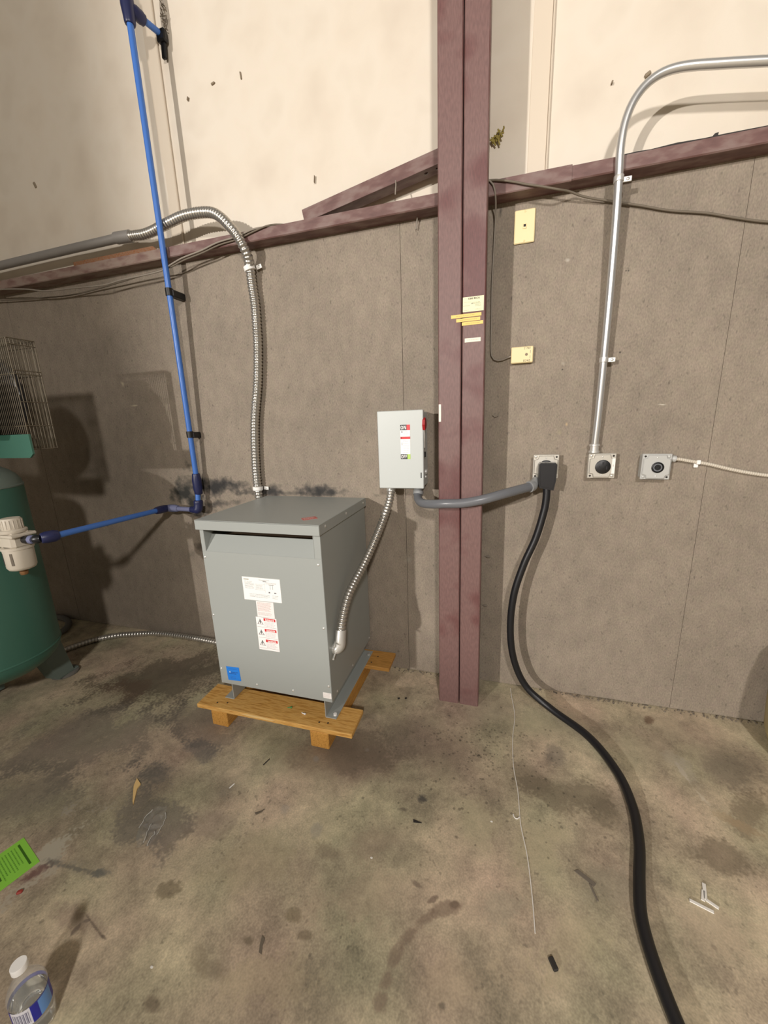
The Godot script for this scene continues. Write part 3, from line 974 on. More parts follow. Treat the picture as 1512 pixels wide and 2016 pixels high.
	# nameplate
	var rc := [[10, 12, 34, 5, "9a8f78"], [110, 12, 70, 2, "8a8a8a"], [136, 18, 24, 4, "707070"], [82, 40, 64, 1, "9a9a9a"], [82, 74, 64, 1, "9a9a9a"], [82, 40, 1, 35, "aaaaaa"], [146, 28, 1, 60, "aaaaaa"], [180, 40, 2, 26, "707070"], [196, 40, 2, 26, "707070"], [172, 38, 34, 2, "707070"], [168, 82, 10, 8, "6c6c70"], [204, 84, 14, 6, "6c6c70"]]
	rc.append_array(lines(14, 26, 62, 7, 7, 2, "8f8f8f", 1))
	rc.append_array(lines(88, 46, 54, 4, 7, 2, "a0a0a0", 2))
	rc.append_array(lines(154, 26, 80, 2, 6, 2, "9c9c9c", 3))
	rc.append_array(lines(40, 104, 140, 3, 8, 2, "8a8a8a", 4))
	rc.append_array(lines(190, 104, 44, 3, 8, 2, "9a9a9a", 5))
	sheet("nameplate", 0.189, 0.109, print_tex(248, 144, "f2f1ee", rc), O + Vector3(-0.974, 0.707, z1), Basis.IDENTITY, t, "white printed nameplate")
	sheet("notice_label", 0.088, 0.076, print_tex(120, 100, "efe9e6", lines(8, 8, 100, 8, 7, 3, "c9aaa4", 6) + lines(8, 70, 100, 3, 7, 3, "c2b4b0", 7)), O + Vector3(-0.967, 0.612, z1), Basis.IDENTITY, t, "pale label of small pinkish print")
	# three stacked warning labels on one strip
	var wr := []
	for k in 3:
		var y := 4 + k * 72
		wr.append_array([[4, y + 60, 136, 2, "b0a8a6"], [54, y, 82, 18, "cf2f33"]])
		wr.append_array(lines(56, y + 24, 78, 5, 7, 2, "b3a4a6", 20 + k))
		for q in 34: # warning triangle and bolt
			var hw := int(q * 0.58)
			wr.append_array([[28 - hw, y + 8 + q, 3, 2, "4a4646"], [26 + hw, y + 8 + q, 3, 2, "4a4646"]])
		wr.append_array([[8, y + 41, 42, 2, "4a4646"], [27, y + 16, 4, 10, "3a3838"], [24, y + 24, 9, 4, "3a3838"], [26, y + 28, 5, 10, "3a3838"]])
	var wl := sheet("warning_label", 0.105, 0.163, print_tex(144, 222, "f4f0ee", wr), O + Vector3(-0.969, 0.4905, z1), Basis.IDENTITY, t, "white strip of three red-headed danger notices")
	for k in 3:
		lettering("DANGER", 0.0135, M.print_white, O + Vector3(-0.951, 0.561 - k * 0.0529, z1 + 0.0013), Basis.IDENTITY, wl, true, 0.044)
	var bl := lines(14, 12, 60, 1, 8, 4, "2a5fb0", 11) + lines(14, 34, 66, 2, 10, 4, "1d3f86", 12) + lines(20, 66, 50, 2, 9, 3, "2c62b4", 13) + [[18, 30, 6, 10, "dfe6f2"]]
	sheet("blue_sticker", 0.072, 0.073, print_tex(90, 92, "1f7fe0", bl), O + Vector3(-1.1845, 0.252, z1), Basis(Vector3.BACK, 0.05), t, "bright blue square sticker")
	sheet("serial_label", 0.040, 0.028, print_tex(64, 44, "f0ece8", lines(6, 8, 52, 4, 8, 2, "c9b9b6", 14)), O + Vector3(-0.697, 0.2235, z1), Basis.IDENTITY, t)
	sheet("top_sticker", 0.062, 0.04, print_tex(64, 40, "b8605a", lines(6, 6, 52, 4, 8, 3, "e2cfc8", 15)), O + Vector3(-0.761, 1.015, 0.487), Basis(Vector3.UP, 0.72) * Basis(Vector3.RIGHT, -PI / 2), t, "small red sticker on the lid")


func pallet() -> void:
	var t := thing("pallet", "small orange-brown wooden pallet under the grey transformer", "pallet", Vector3(-0.965, 0, 0.33))
	var O := -t.position
	for s in [[-1.365, -0.563, 0.486, 0.64, 0], [-1.375, -0.530, 0.015, 0.165, 2], [-1.37, -0.685, 0.252, 0.398, 2]]:
		var w: float = s[1] - s[0]
		part("deck_board", MB.new().box(O + Vector3((s[0] + s[1]) / 2, 0.094, (s[2] + s[3]) / 2), Vector3(w, 0.022, s[3] - s[2]), 0.003, Basis(Vector3.UP, 0.006)), M.pallet_wood_dark if s[4] else M.pallet_wood, t)
	part("split_edge", MB.new().prism(PackedVector2Array([Vector2(-1.12, 0.0), Vector2(-1.05, -0.005), Vector2(-0.95, -0.004), Vector2(-0.935, 0.002), Vector2(-1.0, 0.007), Vector2(-1.09, 0.004)]), 0, 0.0025, Transform3D(Basis.IDENTITY, O + Vector3(0, 0.0985, 0.6395))), M.wood_sliver, t, "pale freshly split edge")
	for s in [-0.718, -1.245]:
		part("stringer", MB.new().box(O + Vector3(s, 0.0415, 0.325), Vector3(0.09, 0.083, 0.625), 0.004, Basis(Vector3.UP, -0.004)), M.pallet_wood_side, t)
	for s in [[-0.73, 0.605], [-0.69, 0.60], [-1.27, 0.61], [-1.22, 0.60], [-0.62, 0.07], [-0.69, 0.11], [-0.64, 0.13]]:
		part("nail_head", MB.new().lathe([Vector2(0.0045, 0), Vector2(0.0035, 0.001), Vector2(0, 0.0012)], 8, Transform3D(Basis.IDENTITY, O + Vector3(s[0], 0.105, s[1]))), M.dark_scrap, t)
	# screws left lying on the deck
	single("loose_screw", MB.new().tube([Vector3(-0.011, 0.003, 0), Vector3(0.004, 0.003, 0.004), Vector3(0.006, 0.0045, 0.0045), Vector3(0.011, 0.0045, 0.006)], [0.002, 0.0024, 0.0045, 0.0045], 8), M.print_white, "bright screw lying on the pallet deck board", "screw", Vector3(-0.822, 0.1055, 0.575), "loose screws on the pallet")
	single("loose_screw", MB.new().tube([Vector3(-0.01, 0.003, 0.003), Vector3(0.004, 0.003, 0), Vector3(0.006, 0.0045, -0.0005), Vector3(0.011, 0.0045, -0.002)], [0.002, 0.0024, 0.005, 0.005], 8), M.anchor_green, "small green ground screw lying on the pallet deck board", "screw", Vector3(-0.905, 0.1055, 0.558), "loose screws on the pallet")


func disconnect_switch() -> void:
	var t := thing("disconnect_switch", "pale grey metal disconnect switch box with ON and OFF label", "switch box", Vector3(-0.444, 1.27, 0.0))
	var O := -t.position
	part("body", MB.new().box(O + Vector3(-0.444, 1.269, 0.06), Vector3(0.212, 0.352, 0.12), 0.003), M.switch_grey, t)
	part("cover", MB.new().box(O + Vector3(-0.444, 1.27, 0.119), Vector3(0.220, 0.365, 0.024), 0.003), M.switch_grey, t)
	# throw handle on the right side
	var hd := part("handle", MB.new().prism(PackedVector2Array([Vector2(-0.03, 0.0), Vector2(-0.022, 0.026), Vector2(0.0, 0.034), Vector2(0.016, 0.024), Vector2(0.022, 0.002), Vector2(0.012, -0.022), Vector2(-0.02, -0.014)]), 0, 0.012, Transform3D(Basis(Vector3(0, 0, 1), Vector3(0, 1, 0), Vector3(1, 0, 0)), O + Vector3(-0.337, 1.383, 0.118))), M.red_plastic, t, "red throw handle")
	part("rod", MB.new().tube([O + Vector3(-0.331, 1.365, 0.125), O + Vector3(-0.331, 1.28, 0.112)], 0.003, 8), M.zinc, hd)
	part("hinge", MB.new().tube([O + Vector3(-0.333, 1.26, 0.10), O + Vector3(-0.333, 1.235, 0.10)], 0.005, 8), M.black_plastic, t)
	part("latch_slot", MB.new().box(O + Vector3(-0.346, 1.152, 0.1312), Vector3(0.005, 0.026, 0.002), 0.0008), M.print_black, t)
	var kb := part("knockout_plug", MB.new().lathe([Vector2(0.013, 0), Vector2(0.013, 0.007), Vector2(0.010, 0.010), Vector2(0, 0.0105)], 16, Transform3D(Basis(Vector3.BACK, -PI / 2), O + Vector3(-0.338, 1.16, 0.055))), M.zinc, t)
	part("locknut", MB.new().lathe([Vector2(0.009, 0), Vector2(0.009, 0.005), Vector2(0, 0.0055)], 6, Transform3D(Basis(Vector3.BACK, -PI / 2), O + Vector3(-0.338, 1.135, 0.058))), M.zinc, kb)
	# label with ON, notices and OFF
	var rc := [[0, 0, 46, 27, "26262a"], [46, 0, 24, 27, "e0454a"], [0, 60, 70, 12, "d8474a"], [4, 62, 6, 8, "8a2022"], [0, 150, 48, 26, "26262a"], [48, 150, 22, 26, "b9dd6a"], [10, 90, 3, 14, "6a6a6a"], [8, 32, 8, 8, "7a7a7a"]]
	rc.append_array(lines(20, 32, 44, 3, 9, 2, "c8c2c2", 31))
	rc.append_array(lines(20, 76, 46, 8, 9, 2, "c4bcc4", 32))
	var lb := sheet("switch_label", 0.0465, 0.159, print_tex(70, 176, "f6f5f2", rc), O + Vector3(-0.419, 1.308, 0.1308), Basis.IDENTITY, t, "white vertical label with red stripe")
	lettering("ON", 0.024, M.print_white, O + Vector3(-0.427, 1.375, 0.1322), Basis.IDENTITY, lb, true, 0.0255)
	lettering("OFF", 0.022, M.print_white, O + Vector3(-0.4265, 1.240, 0.1322), Basis.IDENTITY, lb, true, 0.0275)


func outlet_box(label: String, cx: float, cy: float, m: Material, cast := false) -> Node3D:
	var t := thing("outlet_box", label, "outlet", Vector3(cx, cy, 0), "square metal outlet boxes on the brown wall")
	var w := 0.108
	part("box", MB.new().box(Vector3(0, 0, 0.021), Vector3(w - 0.006, w - 0.006, 0.042), 0.006), m, t)
	# cover: flat corners and a raised middle with notched corners
	var cv := MB.new()
	cv.box(Vector3(0, 0, 0.0445), Vector3(w, w, 0.005), 0.0022)
	var h := w / 2 - 0.004
	var k := h - (0.017 if cast else 0.019)
	var oct := PackedVector2Array([Vector2(-k, -h), Vector2(k, -h), Vector2(k + 0.004, -k - 0.004), Vector2(h, -k), Vector2(h, k), Vector2(k + 0.004, k + 0.004), Vector2(k, h), Vector2(-k, h), Vector2(-k - 0.004, k + 0.004), Vector2(-h, k), Vector2(-h, -k), Vector2(-k - 0.004, -k - 0.004)])
	cv.prism(oct, 0.046, 0.0505)
	var inner := PackedVector2Array()
	for q in oct:
		inner.append(q * 0.93)
	for i in oct.size(): # bevel up to the raised middle
		var i2 := (i + 1) % oct.size()
		var nrm := Vector3(oct[i].x + oct[i2].x, oct[i].y + oct[i2].y, 0.06)
		cv.face([Vector3(oct[i].x, oct[i].y, 0.0505), Vector3(oct[i2].x, oct[i2].y, 0.0505), Vector3(inner[i2].x, inner[i2].y, 0.0535), Vector3(inner[i].x, inner[i].y, 0.0535)], nrm)
	cv.prism(inner, 0.050, 0.0535)
	part("cover", cv, m, t)
	for s in [[-1, 1], [1, 1], [-1, -1], [1, -1]]:
		if (s[0] * s[1] > 0) != cast:
			screw(t, Vector3(s[0] * (h - 0.007), s[1] * (h - 0.007), 0.047), Basis.IDENTITY, 0.0045, M.dark_scrap)
		else:
			screw(t, Vector3(s[0] * (h - 0.007), s[1] * (h - 0.007), 0.047), Basis.IDENTITY, 0.0065, m)
	for s in [-1, 1]:
		screw(t, Vector3(0, s * 0.039, 0.0535), Basis.IDENTITY, 0.0035)
	return t


func outlets() -> void:
	var t := outlet_box("zinc outlet box with a big black plug in it", 0.208, 1.1825, M.plated_box)
	part("receptacle", MB.new().lathe([Vector2(0.030, 0), Vector2(0.030, 0.006), Vector2(0.027, 0.008), Vector2(0, 0.008)], 28, Transform3D(Basis(Vector3.RIGHT, PI / 2), Vector3(0, 0, 0.052))), M.black_plastic, t)
	t = outlet_box("zinc outlet box with an empty black round receptacle under the steel conduit", 0.4335, 1.185, M.plated_box)
	var rc := part("receptacle", MB.new().lathe([Vector2(0.030, 0), Vector2(0.030, 0.006), Vector2(0.027, 0.008), Vector2(0, 0.008)], 28, Transform3D(Basis(Vector3.RIGHT, PI / 2), Vector3(0.003, -0.003, 0.052))), M.black_plastic, t)
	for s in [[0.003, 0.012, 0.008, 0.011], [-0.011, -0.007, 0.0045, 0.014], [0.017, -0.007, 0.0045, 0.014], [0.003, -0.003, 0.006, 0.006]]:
		part("slot_shade", MB.new().box(Vector3(s[0], s[1], 0.0602), Vector3(s[2], s[3], 0.0008)), M.print_black, rc)  # dark pieces painted in for the shade inside the slot holes
	sheet("paper_strip", 0.012, 0.066, print_tex(12, 60, "efece6", [[4, 24, 3, 8, "c4c0b8"]]), Vector3(0.0435, 0.0, 0.0535), Basis.IDENTITY, t)
	t = outlet_box("pale cast outlet box with a small round twist receptacle, rightmost of three", 0.6385, 1.181, M.cast_grey, true)
	t.rotation.z = -0.012
	rc = part("receptacle", MB.new().lathe([Vector2(0.0225, 0), Vector2(0.0225, 0.006), Vector2(0.019, 0.008), Vector2(0.016, 0.004), Vector2(0.011, 0.004), Vector2(0.0105, 0.008), Vector2(0.006, 0.008), Vector2(0.0055, 0.005), Vector2(0, 0.005)], 28, Transform3D(Basis(Vector3.RIGHT, PI / 2), Vector3(0.003, -0.002, 0.052))), M.black_plastic, t)
	part("ring", MB.new().lathe([Vector2(0.0165, 0), Vector2(0.0165, 0.0035), Vector2(0.012, 0.0035)], 28, Transform3D(Basis(Vector3.RIGHT, PI / 2), Vector3(0.003, -0.002, 0.0535))), M.pvc_grey, rc)
	# plug and its heavy cord
	var p := thing("power_cord", "thick black power cord with an angled plug, running across the floor", "cord", Vector3(0.211, 1.15, 0.06))
	var O := -p.position
	var body := PackedVector2Array([Vector2(-0.036, 0.048), Vector2(-0.030, 0.055), Vector2(0.030, 0.055), Vector2(0.037, 0.048), Vector2(0.036, -0.02), Vector2(0.028, -0.066), Vector2(-0.030, -0.056), Vector2(-0.036, -0.02)])
	part("plug", MB.new().prism(body, 0.0, 0.046, Transform3D(Basis.IDENTITY, Vector3(0.0, 0.0, 0.002))), M.black_rubber, p)
	part("plug_face", MB.new().prism(PackedVector2Array([Vector2(-0.030, 0.046), Vector2(0.030, 0.046), Vector2(0.029, -0.02), Vector2(0.023, -0.056), Vector2(-0.025, -0.048), Vector2(-0.030, -0.02)]), 0.048, 0.052), M.black_rubber, p)
	var cp := [Vector3(0.213, 1.10, 0.088), Vector3(0.214, 1.05, 0.09), Vector3(0.208, 0.99, 0.092), Vector3(0.178, 0.86, 0.10), Vector3(0.132, 0.733, 0.11), Vector3(0.093, 0.575, 0.12), Vector3(0.085, 0.385, 0.12), Vector3(0.112, 0.215, 0.115), Vector3(0.176, 0.085, 0.12), Vector3(0.285, 0.024, 0.168), Vector3(0.425, 0.017, 0.303), Vector3(0.495, 0.017, 0.469), Vector3(0.507, 0.017, 0.615), Vector3(0.488, 0.017, 0.744), Vector3(0.454, 0.017, 0.858), Vector3(0.430, 0.017, 0.955), Vector3(0.428, 0.017, 1.054), Vector3(0.445, 0.017, 1.18), Vector3(0.50, 0.017, 1.40), Vector3(0.65, 0.017, 1.75)]
	for i in cp.size():
		cp[i] += O
	part("cable", MB.new().tube(spline(cp, 0.015), 0.0165, 16), M.black_rubber, p)


func strap(parent: Node, at: Vector3, dir: Vector3, r: float, m: Material, tab_side := 1.0, nrm := Vector3.BACK) -> void:
	# one-hole strap: a band over the pipe and a tab with a screw
	var side := dir.cross(nrm).normalized() * -tab_side
	var mb := MB.new()
	mb.tube([at - dir * 0.010, at - dir * 0.009, at + dir * 0.009, at + dir * 0.010], [r + 0.001, r + 0.003, r + 0.003, r + 0.001], 16)
	var b := Basis(side, dir, nrm)
	mb.box(at + side * (r + 0.016) - nrm * (r - 0.004), Vector3(0.030, 0.018, 0.004), 0.0015, b)
	var s := part("strap", mb, m, parent)
	screw(s, at + side * (r + 0.018) - nrm * (r - 0.006), b, 0.006)


func conduits() -> void:
	# steel conduit up from the middle outlet, bending away to the right
	var t := thing("steel_conduit", "shiny steel conduit rising from the middle outlet and bending right", "conduit", Vector3(0.402, 1.24, 0.03))
	var O := -t.position
	var p := [Vector3(0.402, 1.262, 0.032), Vector3(0.404, 1.40, 0.040), Vector3(0.402, 1.80, 0.062), Vector3(0.396, 2.10, 0.082), Vector3(0.390, 2.26, 0.0925), Vector3(0.387, 2.33, 0.096), Vector3(0.393, 2.40, 0.098), Vector3(0.412, 2.457, 0.10), Vector3(0.445, 2.498, 0.10), Vector3(0.49, 2.521, 0.10), Vector3(0.55, 2.525, 0.10), Vector3(0.66, 2.508, 0.10), Vector3(0.80, 2.482, 0.10), Vector3(1.5, 2.352, 0.10), Vector3(2.6, 2.18, 0.10), Vector3(4.2, 2.15, 0.10)]
	for i in p.size():
		p[i] += O
	part("tube", MB.new().tube(spline(p, 0.012), 0.0142, 18), M.emt_steel, t)
	part("connector", MB.new().lathe([Vector2(0.017, -0.006), Vector2(0.022, -0.004), Vector2(0.022, 0.003), Vector2(0.0175, 0.005), Vector2(0.0175, 0.022), Vector2(0.021, 0.024), Vector2(0.021, 0.032), Vector2(0.0165, 0.034)], 18, Transform3D(Basis.IDENTITY, O + Vector3(0.402, 1.246, 0.030))), M.zinc, t)
	strap(t, O + Vector3(0.391, 2.237, 0.0915), Vector3.UP, 0.0142, M.zinc, -1.0)
	strap(t, O + Vector3(0.4035, 1.62, 0.0525), Vector3.UP, 0.0142, M.zinc, -1.0)
	# armoured cable to the right of the last outlet
	t = thing("armored_cable", "thin ribbed armored cable leaving the rightmost outlet box to the right", "cable", Vector3(0.70, 1.212, 0.02))
	O = -t.position
	p = [Vector3(0.700, 1.212, 0.022), Vector3(0.735, 1.208, 0.018), Vector3(0.773, 1.2, 0.014), Vector3(0.839, 1.187, 0.012), Vector3(0.904, 1.169, 0.012), Vector3(0.968, 1.154, 0.012), Vector3(1.038, 1.142, 0.012), Vector3(1.4, 1.10, 0.012), Vector3(2.2, 1.08, 0.012), Vector3(3.6, 1.09, 0.012)]
	for i in p.size():
		p[i] += O
	part("sheath", corrugated(p, 0.0078, 0.008, 10), M.cream_plastic, t)
	part("connector", MB.new().tube([O + Vector3(0.687, 1.213, 0.024), O + Vector3(0.700, 1.2125, 0.023), O + Vector3(0.702, 1.2125, 0.023), O + Vector3(0.712, 1.211, 0.022)], [0.011, 0.011, 0.014, 0.014], 12), M.cast_grey, t)
	part("strap", MB.new().box(O + Vector3(0.794, 1.184, 0.010), Vector3(0.016, 0.022, 0.006), 0.002).box(O + Vector3(0.799, 1.196, 0.019), Vector3(0.014, 0.018, 0.006), 0.002), M.print_white, t)
	# grey plastic-coated hose from switch to first outlet, round the face of the column
	t = thing("liquidtight_conduit", "smooth dark grey conduit curving across the column to the plugged outlet", "conduit", Vector3(-0.37, 1.08, 0.07))
	O = -t.position
	p = [Vector3(-0.372, 1.078, 0.065), Vector3(-0.374, 1.055, 0.075), Vector3(-0.366, 1.034, 0.11), Vector3(-0.335, 1.025, 0.165), Vector3(-0.28, 1.032, 0.215), Vector3(-0.222, 1.041, 0.240), Vector3(-0.145, 1.046, 0.245), Vector3(-0.062, 1.062, 0.240), Vector3(0.018, 1.080, 0.205), Vector3(0.095, 1.092, 0.14), Vector3(0.150, 1.100, 0.085), Vector3(0.166, 1.112, 0.062)]
	for i in p.size():
		p[i] += O
	part("hose", MB.new().tube(spline(p, 0.012), 0.0205, 20), M.pvc_grey, t)
	part("connector", MB.new().tube([O + Vector3(-0.371, 1.088, 0.06), O + Vector3(-0.372, 1.068, 0.068), O + Vector3(-0.3725, 1.066, 0.069), O + Vector3(-0.373, 1.048, 0.079)], [0.022, 0.022, 0.0255, 0.0255], 18), M.pvc_ring, t)
	part("connector", MB.new().tube([O + Vector3(0.139, 1.0975, 0.098), O + Vector3(0.153, 1.101, 0.084), O + Vector3(0.155, 1.102, 0.083), O + Vector3(0.172, 1.118, 0.055)], [0.0255, 0.0255, 0.022, 0.022], 18), M.pvc_ring, t)
	# flexible steel conduit from the switch down to the side of the transformer
	t = thing("flexible_conduit", "shiny ribbed conduit from the switch box to the transformer side", "conduit", Vector3(-0.515, 1.075, 0.06), "ribbed flexible steel conduits")
	O = -t.position
	p = [Vector3(-0.514, 1.078, 0.06), Vector3(-0.520, 1.01, 0.085), Vector3(-0.538, 0.938, 0.13), Vector3(-0.562, 0.862, 0.175), Vector3(-0.588, 0.787, 0.225), Vector3(-0.608, 0.728, 0.285), Vector3(-0.622, 0.688, 0.345), Vector3(-0.634, 0.643, 0.41), Vector3(-0.641, 0.59, 0.455), Vector3(-0.644, 0.54, 0.485), Vector3(-0.645, 0.49, 0.503)]
	for i in p.size():
		p[i] += O
	part("hose", corrugated(p, 0.0205, 0.0165, 18), M.flex_steel, t)
	part("connector", MB.new().tube([O + Vector3(-0.514, 1.09, 0.056), O + Vector3(-0.515, 1.06, 0.066)], 0.0225, 16), M.zinc, t)
	var el := [Vector3(-0.645, 0.512, 0.496), Vector3(-0.6445, 0.475, 0.508), Vector3(-0.6455, 0.448, 0.514), Vector3(-0.656, 0.432, 0.517), Vector3(-0.675, 0.428, 0.518)]
	for i in el.size():
		el[i] += O
	var ec := part("elbow", MB.new().tube(spline(el, 0.006), 0.024, 16), M.zinc, t)
	part("clamp_screw", MB.new().tube([O + Vector3(-0.664, 0.468, 0.525), O + Vector3(-0.650, 0.47, 0.565)], 0.0035, 8), M.zinc, ec)
	part("clamp_screw", MB.new().tube([O + Vector3(-0.664, 0.415, 0.53), O + Vector3(-0.655, 0.412, 0.572)], 0.0045, 8), M.zinc, ec)
	# big flexible conduit: along the wall, over the girt and down behind the transformer
	t = thing("flexible_conduit", "thick ribbed conduit arching over the girt and down behind the transformer", "conduit", Vector3(-1.31, 1.0, 0.03), "ribbed flexible steel conduits")
	O = -t.position
	p = [Vector3(-1.955, 2.425, 0.03), Vector3(-1.90, 2.4225, 0.03), Vector3(-1.84, 2.416, 0.037), Vector3(-1.768, 2.42, 0.042), Vector3(-1.706, 2.427, 0.05), Vector3(-1.640, 2.436, 0.055), Vector3(-1.566, 2.444, 0.06), Vector3(-1.496, 2.443, 0.065), Vector3(-1.42, 2.434, 0.072), Vector3(-1.362, 2.418, 0.08), Vector3(-1.312, 2.385, 0.09), Vector3(-1.270, 2.344, 0.098), Vector3(-1.232, 2.30, 0.10), Vector3(-1.208, 2.253, 0.093), Vector3(-1.204, 2.212, 0.066), Vector3(-1.215, 2.17, 0.042), Vector3(-1.218, 2.10, 0.033), Vector3(-1.214, 2.008, 0.03), Vector3(-1.218, 1.90, 0.03), Vector3(-1.223, 1.815, 0.03), Vector3(-1.246, 1.64, 0.03), Vector3(-1.290, 1.43, 0.03), Vector3(-1.311, 1.236, 0.03), Vector3(-1.317, 1.092, 0.03), Vector3(-1.313, 0.95, 0.028), Vector3(-1.31, 0.70, 0.028), Vector3(-1.29, 0.55, 0.05), Vector3(-1.262, 0.46, 0.09)]
	for i in p.size():
		p[i] += O
	part("hose", corrugated(p, 0.0245, 0.0165, 18), M.flex_steel, t)
	strap(t, O + Vector3(-1.2165, 2.172, 0.043), Vector3(-0.2, 0.96, 0.2).normalized(), 0.0255, M.print_white, -1.0)
	strap(t, O + Vector3(-1.316, 1.058, 0.03), Vector3(0.03, 1, 0).normalized(), 0.0255, M.print_white, -1.0)
	# rigid conduit from the left that feeds it
	t = thing("rigid_conduit", "dull grey rigid conduit running left above the girt", "conduit", Vector3(-2.03, 2.43, 0.03))
	O = -t.position
	part("tube", MB.new().tube([O + Vector3(-5.0, 2.40, 0.03), O + Vector3(-2.97, 2.419, 0.03), O + Vector3(-2.33, 2.426, 0.03), O + Vector3(-2.02, 2.428, 0.03)], 0.0225, 16), M.dull_conduit, t)
	part("coupling", MB.new().tube([O + Vector3(-2.035, 2.429, 0.03), O + Vector3(-2.033, 2.429, 0.03), O + Vector3(-1.935, 2.425, 0.03), O + Vector3(-1.933, 2.425, 0.03)], [0.024, 0.029, 0.029, 0.026], 16), M.dull_conduit, t)
	# flexible conduit on the floor between compressor and transformer
	t = thing("flexible_conduit", "ribbed conduit lying on the floor between compressor and transformer", "conduit", Vector3(-2.268, 0.0, 0.041), "ribbed flexible steel conduits")
	O = -t.position
	p = [Vector3(-2.76, 0.03, 0.52), Vector3(-2.715, 0.024, 0.418), Vector3(-2.686, 0.02, 0.343), Vector3(-2.651, 0.02, 0.273), Vector3(-2.605, 0.02, 0.206), Vector3(-2.504, 0.02, 0.13), Vector3(-2.414, 0.02, 0.094), Vector3(-2.268, 0.02, 0.048), Vector3(-2.087, 0.02, 0.033), Vector3(-1.898, 0.02, 0.034), Vector3(-1.70, 0.02, 0.04), Vector3(-1.50, 0.06, 0.06), Vector3(-1.36, 0.16, 0.10), Vector3(-1.262, 0.25, 0.14)]
	for i in p.size():
		p[i] += O
	part("hose", corrugated(p, 0.0195, 0.019, 14), M.flex_steel, t)
	# grey hose loop behind the compressor
	p = [Vector3(-3.30, 0.02, 0.05), Vector3(-3.243, 0.02, 0.03), Vector3(-3.146, 0.02, 0.035), Vector3(-3.06, 0.02, 0.07), Vector3(-2.98, 0.02, 0.145), Vector3(-2.93, 0.02, 0.30), Vector3(-2.92, 0.02, 0.45)]
	single("drain_hose", MB.new().tube(spline(p, 0.02), 0.02, 12), M.rubber_pad, "grey hose looping on the floor behind the green compressor tank", "hose")


func fitting(parent: Node, called: String, a: Vector3, b: Vector3, r: float, m: Material) -> MeshInstance3D:
	# push-fit collar: swollen in the middle, rings at both ends
	var d := b - a
	return part(called, MB.new().tube([a, a + d * 0.03, a + d * 0.12, a + d * 0.3, a + d * 0.5, a + d * 0.7, a + d * 0.88, a + d * 0.97, b], [r * 0.72, r * 0.82, r * 0.86, r, r * 0.98, r, r * 0.88, r * 0.84, r * 0.74], 16), m, parent)


